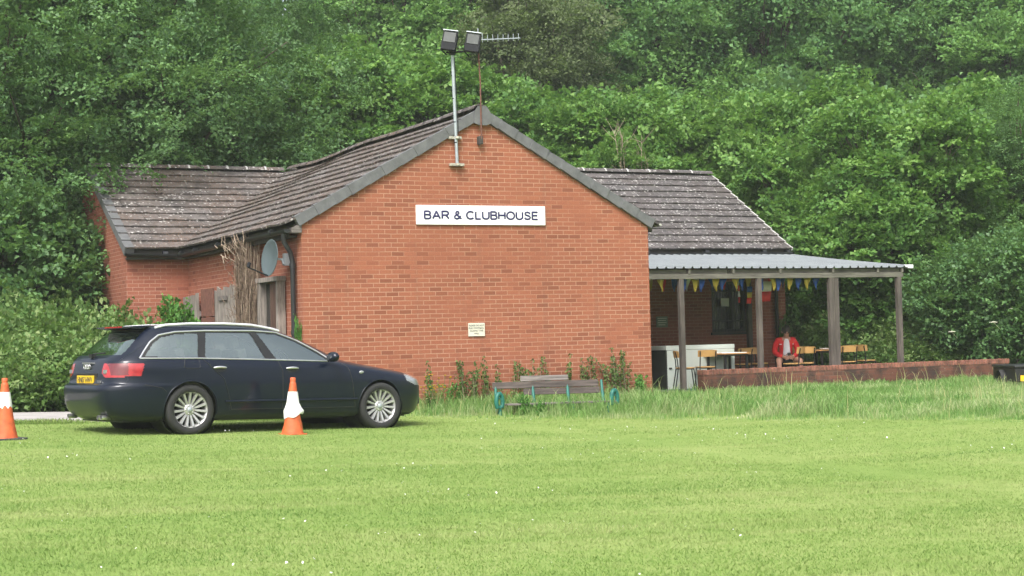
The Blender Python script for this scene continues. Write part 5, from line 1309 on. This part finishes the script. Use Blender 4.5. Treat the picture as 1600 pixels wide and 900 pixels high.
def hanging_flag(loc, bands, w_, h_, rot, label):
    t = empty('paper_flag', loc, rot, label, 'flag', 'small national flags hanging under the veranda'); z = 0
    for k, cc in enumerate(bands):
        b = MB(); V = []; hh = h_ / len(bands)
        for q in range(5):
            x = -w_ / 2 + w_ * q / 4
            for zz in (z, z - hh): V.append((x + .12 * zz, .02 * math.sin(q * 1.4 + zz * 6), zz))
        b.add(V, [(2 * q, 2 * q + 1, 2 * q + 3, 2 * q + 2) for q in range(4)], 0, True); o = b.build('flag_band', MAT[cc], t); md_ = o.modifiers.new('solid', 'SOLIDIFY'); md_.thickness = .003; z -= hh
hanging_flag((11.02, 3.4, 2.0), ('flag_blue', 'flag_yellow', 'flag_red'), .14, .36, .2, 'paper flag banded blue yellow and red beside the second post')
hanging_flag((10.75, 3.4, 2.02), ('flag_red', 'flag_white', 'flag_red'), .2, .36, 1.0, 'paper flag banded red and white left of the second post')
hanging_flag((11.45, 3.4, 2.1), ('flag_white', 'flag_red'), .24, .42, -.5, 'crumpled white and red flag right of the banded one')

# ------------------------------------------------------------------ seated person
def skin(name, verts, edges, radii, mat, parent, sub=2):
    me = bpy.data.meshes.new(name); me.from_pydata([tuple(v) for v in verts], edges, []); o = bpy.data.objects.new(name, me); COL.objects.link(o)
    md_ = o.modifiers.new('skin', 'SKIN'); md_.use_smooth_shade = True
    for i, r in enumerate(radii):
        r = r if hasattr(r, '__len__') else (r, r); me.skin_vertices[0].data[i].radius = r; me.skin_vertices[0].data[i].use_root = (i == 0)
    o.modifiers.new('sub', 'SUBSURF').levels = sub
    bpy.context.view_layer.update(); dg = bpy.context.evaluated_depsgraph_get(); m2 = bpy.data.meshes.new_from_object(o.evaluated_get(dg)); bpy.data.objects.remove(o)
    m2.polygons.foreach_set('use_smooth', np.ones(len(m2.polygons), bool)); m2.materials.clear(); m2.materials.append(mat); r_ = bpy.data.objects.new(name, m2); COL.objects.link(r_); r_.parent = parent
    return r_
pz = TZ
man = empty('person', (12.27, 3.95, pz), rad(-24), 'seated person in a red open jacket and white shirt looking down', 'person')
vv = [(0, 0, .50), (0, -.03, .66), (0, -.06, .82), (0, -.10, .94), (0, -.13, 1.0), (0, -.155, 1.05), (0, -.165, 1.125), (0, -.13, 1.18)]
ed = [(i, i + 1) for i in range(7)]; ra = [(.13, .11), (.11, .09), (.115, .09), (.10, .075), (.055, .055), (.058, .07), (.075, .09), (.06, .07)]
for sx in (-1, 1):
    b0 = len(vv); vv += [(sx * .17, -.08, .93), (sx * .245, -.10, .69), (sx * .10, -.33, .575), (sx * .06, -.40, .56)]; ed += [(3, b0), (b0, b0 + 1), (b0 + 1, b0 + 2), (b0 + 2, b0 + 3)]; ra += [.05, .042, .034, .038]
    b0 = len(vv); vv += [(sx * .11, -.05, .49), (sx * .19, -.28, .505), (sx * .235, -.47, .50), (sx * .22, -.45, .28), (sx * .21, -.40, .09), (sx * .23, -.55, .04)]; ed += [(0, b0)] + [(b0 + q, b0 + q + 1) for q in range(5)]; ra += [.085, .082, .062, .055, .04, .038]
b0 = len(vv); vv += [(0, -.265, 1.10)]; ed += [(6, b0)]; ra += [.016]
skin('body', vv, ed, ra, MAT['skin'], man)
jv = [(0, 0, .52), (0, -.02, .66), (0, -.05, .82), (0, -.08, .93), (0, -.105, .985)]; je = [(i, i + 1) for i in range(4)]; jr = [(.165, .13), (.16, .125), (.17, .125), (.14, .10), (.08, .075)]
for sx in (-1, 1):
    b0 = len(jv); jv += [(sx * .165, -.07, .93), (sx * .235, -.085, .80), (sx * .255, -.10, .68), (sx * .18, -.24, .61), (sx * .115, -.32, .58)]; je += [(3, b0)] + [(b0 + q, b0 + q + 1) for q in range(4)]; jr += [.078, .07, .066, .056, .046]
jk = skin('jacket', jv, je, jr, MAT['red'], man)
skin('shirt', [(0, -.155, .975), (0, -.165, .90), (0, -.165, .75), (0, -.15, .58)], [(0, 1), (1, 2), (2, 3)], [(.045, .035), (.07, .045), (.08, .05), (.095, .05)], MAT['shirt'], man)
for sx, w_ in ((-1, .05), (1, .022)):
    b = MB(); b.box(sx * .135 - w_ / 2, sx * .135 + w_ / 2, -.192, -.186, .845, .858); b.build('chest_emblem', MAT['white'], jk)
skin('shorts', [(0, 0, .50), (-.11, -.06, .49), (-.175, -.27, .505), (.11, -.06, .49), (.175, -.27, .505)], [(0, 1), (1, 2), (0, 3), (3, 4)], [(.17, .13), .105, .098, .105, .098], MAT['shorts'], man)
hb = MB(); V = []; nlat, nlon = 9, 18
for i in range(nlat):
    f = i / (nlat - 1) * 1.75
    for k in range(nlon):
        a = 2 * PI * k / nlon; V.append((.088 * math.sin(f) * math.cos(a), .105 * math.sin(f) * math.sin(a) + .0, .105 * math.cos(f)))
Mh = Matrix.Translation((0, -.15, 1.15)) @ Matrix.Rotation(.5, 4, 'X') @ Matrix.Diagonal((1.1, 1.12, 1.08, 1)); V = [tuple(Mh @ Vector(v)) for v in V]
hb.add(V, [(i * nlon + k, i * nlon + (k + 1) % nlon, (i + 1) * nlon + (k + 1) % nlon, (i + 1) * nlon + k) for i in range(nlat - 1) for k in range(nlon)], 0, True); hb.build('hair', MAT['hair'], man)
for sx in (-1, 1):
    b = MB(); b.lathe([(.001, -.02), (.02, -.012), (.024, 0), (.018, .012), (.001, .016)], 10, 'x', (sx * .085, -.15, 1.11)); b.build('ear', MAT['skin'], man)
    b = MB(); b.lathe([(.001, -.009), (.009, 0), (.001, .009)], 8, 'y', (sx * .032, -.24, 1.125)); b.build('eye', MAT['hair'], man)
    b = MB()
    for q in range(4):                                   # fingers curled round the phone
        y = -.405 - q * .004; z = .595 - q * .021; L = (.05, .056, .053, .042)[q]
        b.tube([(sx * .075, y + .01, z - .015), (sx * .05, y - .03, z), (sx * .02, y - .036, z + .004), (sx * (.05 - L), y - .012, z + .006)], [.010, .0095, .009, .007], 8)
    b.tube([(sx * .07, -.37, .60), (sx * .045, -.385, .635), (sx * .02, -.40, .645)], [.011, .01, .008], 8); b.build('fingers', MAT['skin'], man)
    b = MB(); b.box(sx * .21 - .05, sx * .21 + .06, -.60, -.36, -.0, .075); b.build('shoe', MAT['shorts'], man, bevel=.025)
b = MB(); b.box(-.037, .037, -.41, -.40, .55, .67); tag(b.build('mobile_phone', MAT['carblack']), 'black phone held in the lap of the seated person', 'phone'); ph_o = bpy.data.objects['mobile_phone']; ph_o.location = man.location; ph_o.rotation_euler = man.rotation_euler
seat_c = copy_tree(ch0); seat_c.location = (12.27 + .02, 3.95 + .04, TZ); seat_c.rotation_euler = (0, 0, rad(-24)); seat_c['label'] = 'bentwood cafe chair the person in red is sitting on'

# ------------------------------------------------------------------ black trailer beyond the wall end
tr = empty('small_trailer', (13.70, -2.01, G(13, -2) - .05), rad(-24), 'black trailer tail with yellow number plate at the right edge', 'trailer')
b = MB(); b.box(-.36, .8, 0, 1.3, .16, .42); b.build('box', MAT['carblack'], tr, bevel=.015)
b = MB(); b.box(-.38, .82, -.03, 1.32, .424, .47); b.build('lid', MAT['plastic_black'], tr, bevel=.015)
b = MB(); b.lathe([(.001, -.012), (.03, -.012), (.034, 0)], 16, 'y', (-.05, 0, .34)); b.build('badge', MAT['galv'], tr)
b = MB(); b.box(-.27, .25, -.02, -.005, .17, .28); b.build('number_plate', MAT['plate_y'], tr)
for x in (-.40, .84): b = MB(); b.lathe([(.2, -.06), (.21, 0), (.2, .06), (.1, .07), (.001, .06)], 24, 'x', (x, .7, .17)); b.build('wheel', MAT['tyre'], tr)

# ------------------------------------------------------------------ grass
def verge_front(x): return -1.35 - .95 * x if x > -.2 else -1.16        # where the mowing stops
def in_view(x, y, pad=1.12):
    dx, dy = x - CAM[0], y - CAM[1]; D = dx * _fw[0] + dy * _fw[1]; s = dx * _r[0] + dy * _r[1]
    return (D > 7.5) & (np.abs(s) < D * 800 / FPX * pad + .8), D
def blades(name, xy, hgt, wid, mat, seed, bend=.3, label=None, segs=1):
    rng = np.random.default_rng(seed); n = len(xy); x, y = xy[:, 0], xy[:, 1]; z = Gn(x, y)
    a = rng.random(n) * 6.283; d = np.stack([np.cos(a), np.sin(a), np.zeros(n)], 1); b = rng.random(n) * 6.283
    lean = np.stack([np.cos(b), np.sin(b), np.zeros(n)], 1) * (bend * hgt * (.3 + rng.random(n)))[:, None]
    P = np.stack([x, y, z - .004], 1); up = np.array([0, 0, 1.0]); h = hgt[:, None]; w_ = wid[:, None]
    if segs == 1:
        V = np.stack([P - d * w_ / 2, P + d * w_ / 2, P + up * h + lean], 1); fc = [[0, 1, 2]]
    else:
        m1 = P + up * h * .5 + lean * .22; m2 = P + up * h * .85 + lean * .7
        V = np.stack([P - d * w_ / 2, P + d * w_ / 2, m1 + d * w_ * .45, m1 - d * w_ * .45, m2 + d * w_ * .3, m2 - d * w_ * .3, P + up * h * .97 + lean * 1.25], 1); fc = [[0, 1, 2, 3], [3, 2, 4, 5], [5, 4, 6]]
    me = quads_mesh(name, V, 3 if segs == 1 else 7, fc, np.clip(.5 + .22 * rng.normal(size=n), 0, 1), mat)
    o = bpy.data.objects.new(name, me); COL.objects.link(o); tag(o, label, None, None, 'stuff'); return o
rng = np.random.default_rng(21)
def scatter(n, x0, x1, y0, y1): return np.stack([rng.uniform(x0, x1, n), rng.uniform(y0, y1, n)], 1)
vf = np.vectorize(verge_front)
pts = scatter(1700000, -16, 12, -20, 1); ok, D = in_view(pts[:, 0], pts[:, 1])
dens = np.clip(1.0 - (D - 9) / 16, .30, 1.0)
wob = .18 * np.sin(pts[:, 0] * 2.3) + .1 * np.sin(pts[:, 0] * 5.7 + 1)
ok &= (rng.random(len(pts)) < dens) & (pts[:, 1] < vf(pts[:, 0]) + wob - .0) & ~((pts[:, 0] < -1.4) & (pts[:, 1] > -2.06))
pts = pts[ok]; h = (.010 + .015 * rng.random(len(pts))) * (1 + .2 * np.sin(pts[:, 1] * 2.6 + pts[:, 0] * .3))
blades('mown_grass', pts, h, .0045 + .0045 * rng.random(len(pts)), MAT['grass_mown'], 31, 1.0, 'short mown pale green grass of the pitch')
# long rough grass between the pitch and the walls
pts = scatter(420000, -1.6, 24, -22, 2.3); ok, D = in_view(pts[:, 0], pts[:, 1])
x, y = pts[:, 0], pts[:, 1]; wob = .18 * np.sin(x * 2.3) + .1 * np.sin(x * 5.7 + 1)
ok &= (y > vf(x) + wob - .12) & ((x > W) | (y < -.02)) & ((x < 8.9) | (y < 2.0)) & ((x < W) | (x > 8.7) | (y < 1.2)) & ((x > -.1) | (y > -1.2))
ok &= ~((y > .0) & (x < W)) & (D < 36)
patchy = np.clip(.5 + .35 * np.sin(x * 1.9 + 1.3 * np.sin(y * 1.7)) * np.sin(y * 2.1 + x * .6) + .35 * np.sin(x * 4.7 + 2 * np.sin(y * 3.1)) * np.sin(y * 4.3 - x * 1.3), 0, 1)
ok &= rng.random(len(pts)) < (.35 + .65 * patchy)
pts = pts[ok]; x, y = pts[:, 0], pts[:, 1]; dist = np.clip((y - vf(x)) / 1.4, 0, 1)
near_wall = np.clip(1 - np.abs(y) / .9, 0, 1) * (x < W) + np.clip(1 - np.abs(y - 1.95) / .9, 0, 1) * (x > 8.9)
h = (.10 + .15 * rng.random(len(pts)) + .10 * rng.random(len(pts)) ** 3) * (.16 + .84 * dist + .25 * near_wall * (x < W) - .35 * near_wall * (x > W)) * (.42 + .95 * patchy[ok]) * np.where(x > 6.5, .55, 1.0)
blades('long_grass', pts, h, .007 + .006 * rng.random(len(pts)), MAT['grass_long'], 32, .55, 'long rough grass left unmown along the clubhouse wall', 2)
pts2 = scatter(1600, -1.4, 22, -20, 2.2); ok, D = in_view(pts2[:, 0], pts2[:, 1]); x, y = pts2[:, 0], pts2[:, 1]
ok &= (y > vf(x) + .25) & ((x > W) | (y < -.05)) & ((x < 8.9) | (y < 2.0)) & ((x < W) | (x > 8.7) | (y < 1.2)) & (D < 36) & ((x > -.1) | (y > -1.2)) & (np.sin(x * 1.3 + 2 * np.sin(y)) > -.2)
pts2 = pts2[ok]; blades('seeding_grass', pts2, .26 + .22 * rng.random(len(pts2)), .006 + .005 * rng.random(len(pts2)), MAT['grass_straw'], 36, .35, 'pale seeding stalks standing above the rough grass', 2)
# tufts at the path edge and in the side yard
pts = scatter(16000, -9, -.3, -2.45, -2.1); pts = pts[rng.random(len(pts)) < .5 + .5 * np.sin(pts[:, 0] * 2.2)]; h = .02 + .06 * rng.random(len(pts)) ** 2
blades('path_edge_grass', pts, h, .008 + .005 * rng.random(len(pts)), MAT['grass_mown'], 33, .5, 'fringe of longer grass along the concrete path', 2)
pts = scatter(16000, -1.5, -.05, -1.2, 6.8); h = .12 + .25 * rng.random(len(pts))
blades('yard_grass', pts, h, .009 + .006 * rng.random(len(pts)), MAT['grass_long'], 34, .5, 'rank grass in the side yard by the boards', 2)
# daisies
def daisies():
    pts = scatter(9000, -13, 11, -20, -1); ok, D = in_view(pts[:, 0], pts[:, 1]); ok &= pts[:, 1] < vf(pts[:, 0]) - .1
    cl = np.sin(pts[:, 0] * 1.1 + 2 * np.sin(pts[:, 1] * .8)) * np.sin(pts[:, 1] * 1.4 + pts[:, 0] * .5); ok &= rng.random(len(pts)) < np.clip(cl * .5 - .02, .008, 1)
    ok &= ~((pts[:, 0] < -1.4) & (pts[:, 1] > -2.2))
    pts = pts[ok]; n = len(pts); z = Gn(pts[:, 0], pts[:, 1]) + .03 + .015 * rng.random(n); a = np.linspace(0, 2 * PI, 7)[:-1]; r = (.004 + .0045 * rng.random(n))[:, None]
    tl = rng.normal(size=(n, 2)) * .5
    V = np.stack([pts[:, :1] + r * np.cos(a), pts[:, 1:] + r * np.sin(a), z[:, None] + r * (np.cos(a) * tl[:, :1] + np.sin(a) * tl[:, 1:])], -1)
    me = quads_mesh('daisies', V, 6, [[0, 1, 2, 3, 4, 5]], rng.random(n), MAT['white']); o = bpy.data.objects.new('daisies', me); COL.objects.link(o); tag(o, 'tiny white daisies scattered over the pitch', None, None, 'stuff')
daisies()

# ------------------------------------------------------------------ weeds against the wall
def weed_mesh(seed, hgt, nst, mat, L, spread):
    r0 = np.random.default_rng(seed); P = []; N = []; b = MB()
    for k in range(nst):
        a = r0.random() * 6.28; q = spread * r0.random(); top = hgt * (.6 + .4 * r0.random()); bx, by = q * math.cos(a), q * math.sin(a) * .5; lx, ly = r0.normal(0, .06), r0.normal(0, .04)
        pl = [(bx + lx * f * f * 2, by + ly * f, top * f) for f in (0, .35, .7, 1)]; b.tube(pl, [.006, .005, .004, .002], 4, caps=False)
        nl = int(top * 95)
        for q in range(nl):
            f = .12 + .88 * r0.random(); s = np.array([bx + lx * f * f * 2, by + ly * f, top * f]); an = r0.random() * 6.28; rr = (.09 * (1 - f * .65)) * r0.random() ** .6
            P.append(s + np.array([rr * math.cos(an), rr * math.sin(an), -.01])); N.append([.6 * math.cos(an), .6 * math.sin(an), .7])
    P = np.array(P); N = unit(np.array(N) + r0.normal(size=P.shape) * .3); V = leaves_at(P, N, L * (.6 + .7 * r0.random(len(P))), r0, .5)
    me = quads_mesh('leaves', V, 4, LEAF_F, np.clip(.5 + .22 * r0.normal(size=len(P)), 0, 1), mat); so = b.build('stalks', MAT['deadstem_pale'] if mat is MAT['leaf_weed'] else MAT['leaf_lush']); sm = so.data; bpy.data.objects.remove(so); return me, sm
WK = {'tall': weed_mesh(1, .95, 5, MAT['leaf_weed'], .055, .09), 'bushy': weed_mesh(2, .7, 7, MAT['leaf_weed'], .055, .22), 'thin': weed_mesh(3, .8, 3, MAT['leaf_weed'], .06, .08), 'nettle': weed_mesh(4, .5, 14, MAT['leaf_lush'], .06, .3)}
for px, top, k, s, lab in (
    (722, 545, 'tall', 1.0, 'tall browning weed at the left end of the wall weeds, below the notice'), (737, 560, 'bushy', .95, 'bushy green weed left of the bench below the cream notice'),
    (756, 548, 'thin', 1.0, 'thin weed stalk against the wall just left of the bench'), (776, 562, 'thin', .95, 'short thin weed stalk behind the left bench end'),
    (801, 548, 'tall', .95, 'tall weed behind the bench left of its raised plank'), (826, 556, 'bushy', 1.0, 'bushy weed behind the raised plank of the bench'),
    (852, 560, 'thin', .95, 'thin weed behind the bench right of its raised plank'), (884, 545, 'thin', 1.05, 'tall thin weed above the middle of the bench back'),
    (909, 553, 'thin', .9, 'faint thin weed above the right part of the bench back'), (924, 538, 'tall', 1.05, 'dense dark weed stalk above the right end of the bench'),
    (952, 552, 'bushy', 1.0, 'bushy brownish weed just right of the bench'), (957, 535, 'thin', 1.15, 'weed stalk rising over the teal right armrest'),
    (974, 528, 'tall', 1.1, 'tallest dark weed stalk, rightmost against the gable wall'), (998, 580, 'nettle', .8, 'green nettles by the right corner of the gable'),
    (700, 590, 'nettle', .8, 'low nettles between the buttercups and the wall weeds')):
    d0 = 27.6; p = spot(px, d0); yy = -.16 - .1 * ((px * 7) % 3) / 3; t_ = (yy - CAM[1]) / (p[1] - CAM[1]); X_ = CAM[0] + (p[0] - CAM[0]) * t_
    t = empty('wall_weed', (X_, yy, G(X_, yy)), (px % 7), lab, 'weed', 'weeds along the gable wall', None)
    hz = WK[k]; zz = CAM[2] + ((527 - .026 * (px - 800)) - top) / FPX * (d0 + .9) - G(X_, yy); hm = {'tall': .95, 'bushy': .7, 'thin': .8, 'nettle': .55}[k]; t.scale = (s, s, max(.4, zz / hm))
    link('leaves', hz[0], t); link('stalks', hz[1], t)
for px, D, s, lab in ((812, 25.9, .6, 'lush weed growing through the front of the bench'), (836, 25.6, .45, 'low weed in front of the bench seat')):
    p = spot(px, D); t = empty('bench_weed', p, px, lab, 'weed', None, (s, s, s * 1.15)); link('leaves', WK['nettle'][0], t); link('stalks', WK['nettle'][1], t)
def buttercups():
    p = spot(674, 26.9); t = empty('buttercup_clump', p, 0, 'clump of yellow buttercups by the wall right of the car nose', 'flowers'); r0 = random.Random(4); b = MB(); s = MB()
    for k in range(26):
        x, y = r0.gauss(0, .16), r0.gauss(0, .1); h_ = r0.uniform(.3, .62); s.tube([(x * .6, y * .6, 0), (x, y, h_)], .003, 4, caps=False); b.lathe([(.001, .0), (.012, .004), (.02, .016)], 7, 'z', (x, y, h_))
    b.build('petals', MAT['buttercup'], t); s.build('stalks', MAT['leaf_lush'], t)
    t2 = empty('bramble_shoot', spot(668, 27.2), 0, 'leafy shoot leaning over the buttercups', 'weed', None, (1, 1, 1.15)); link('leaves', WK['thin'][0], t2); link('stalks', WK['thin'][1], t2)
buttercups()

# ------------------------------------------------------------------ haze volume added to veil the trees as lens glare does
def haze(x0, x1, y0, y1, z0, z1, dens):
    b = MB(); b.box(x0, x1, y0, y1, z0, z1); t = NT('added_haze'); v = t.n('ShaderNodeVolumePrincipled')
    v.inputs['Color'].default_value = (.93, .96, 1., 1); v.inputs['Density'].default_value = dens; v.inputs['Anisotropy'].default_value = .2
    t.l(v.outputs[0], t.out.inputs['Volume']); o = b.build('haze', t.m); tag(o, None, None, None, 'stuff')
haze(-720, 720, -320, 920, -2.5, 36, .0007)
cy.volume_bounces = 1
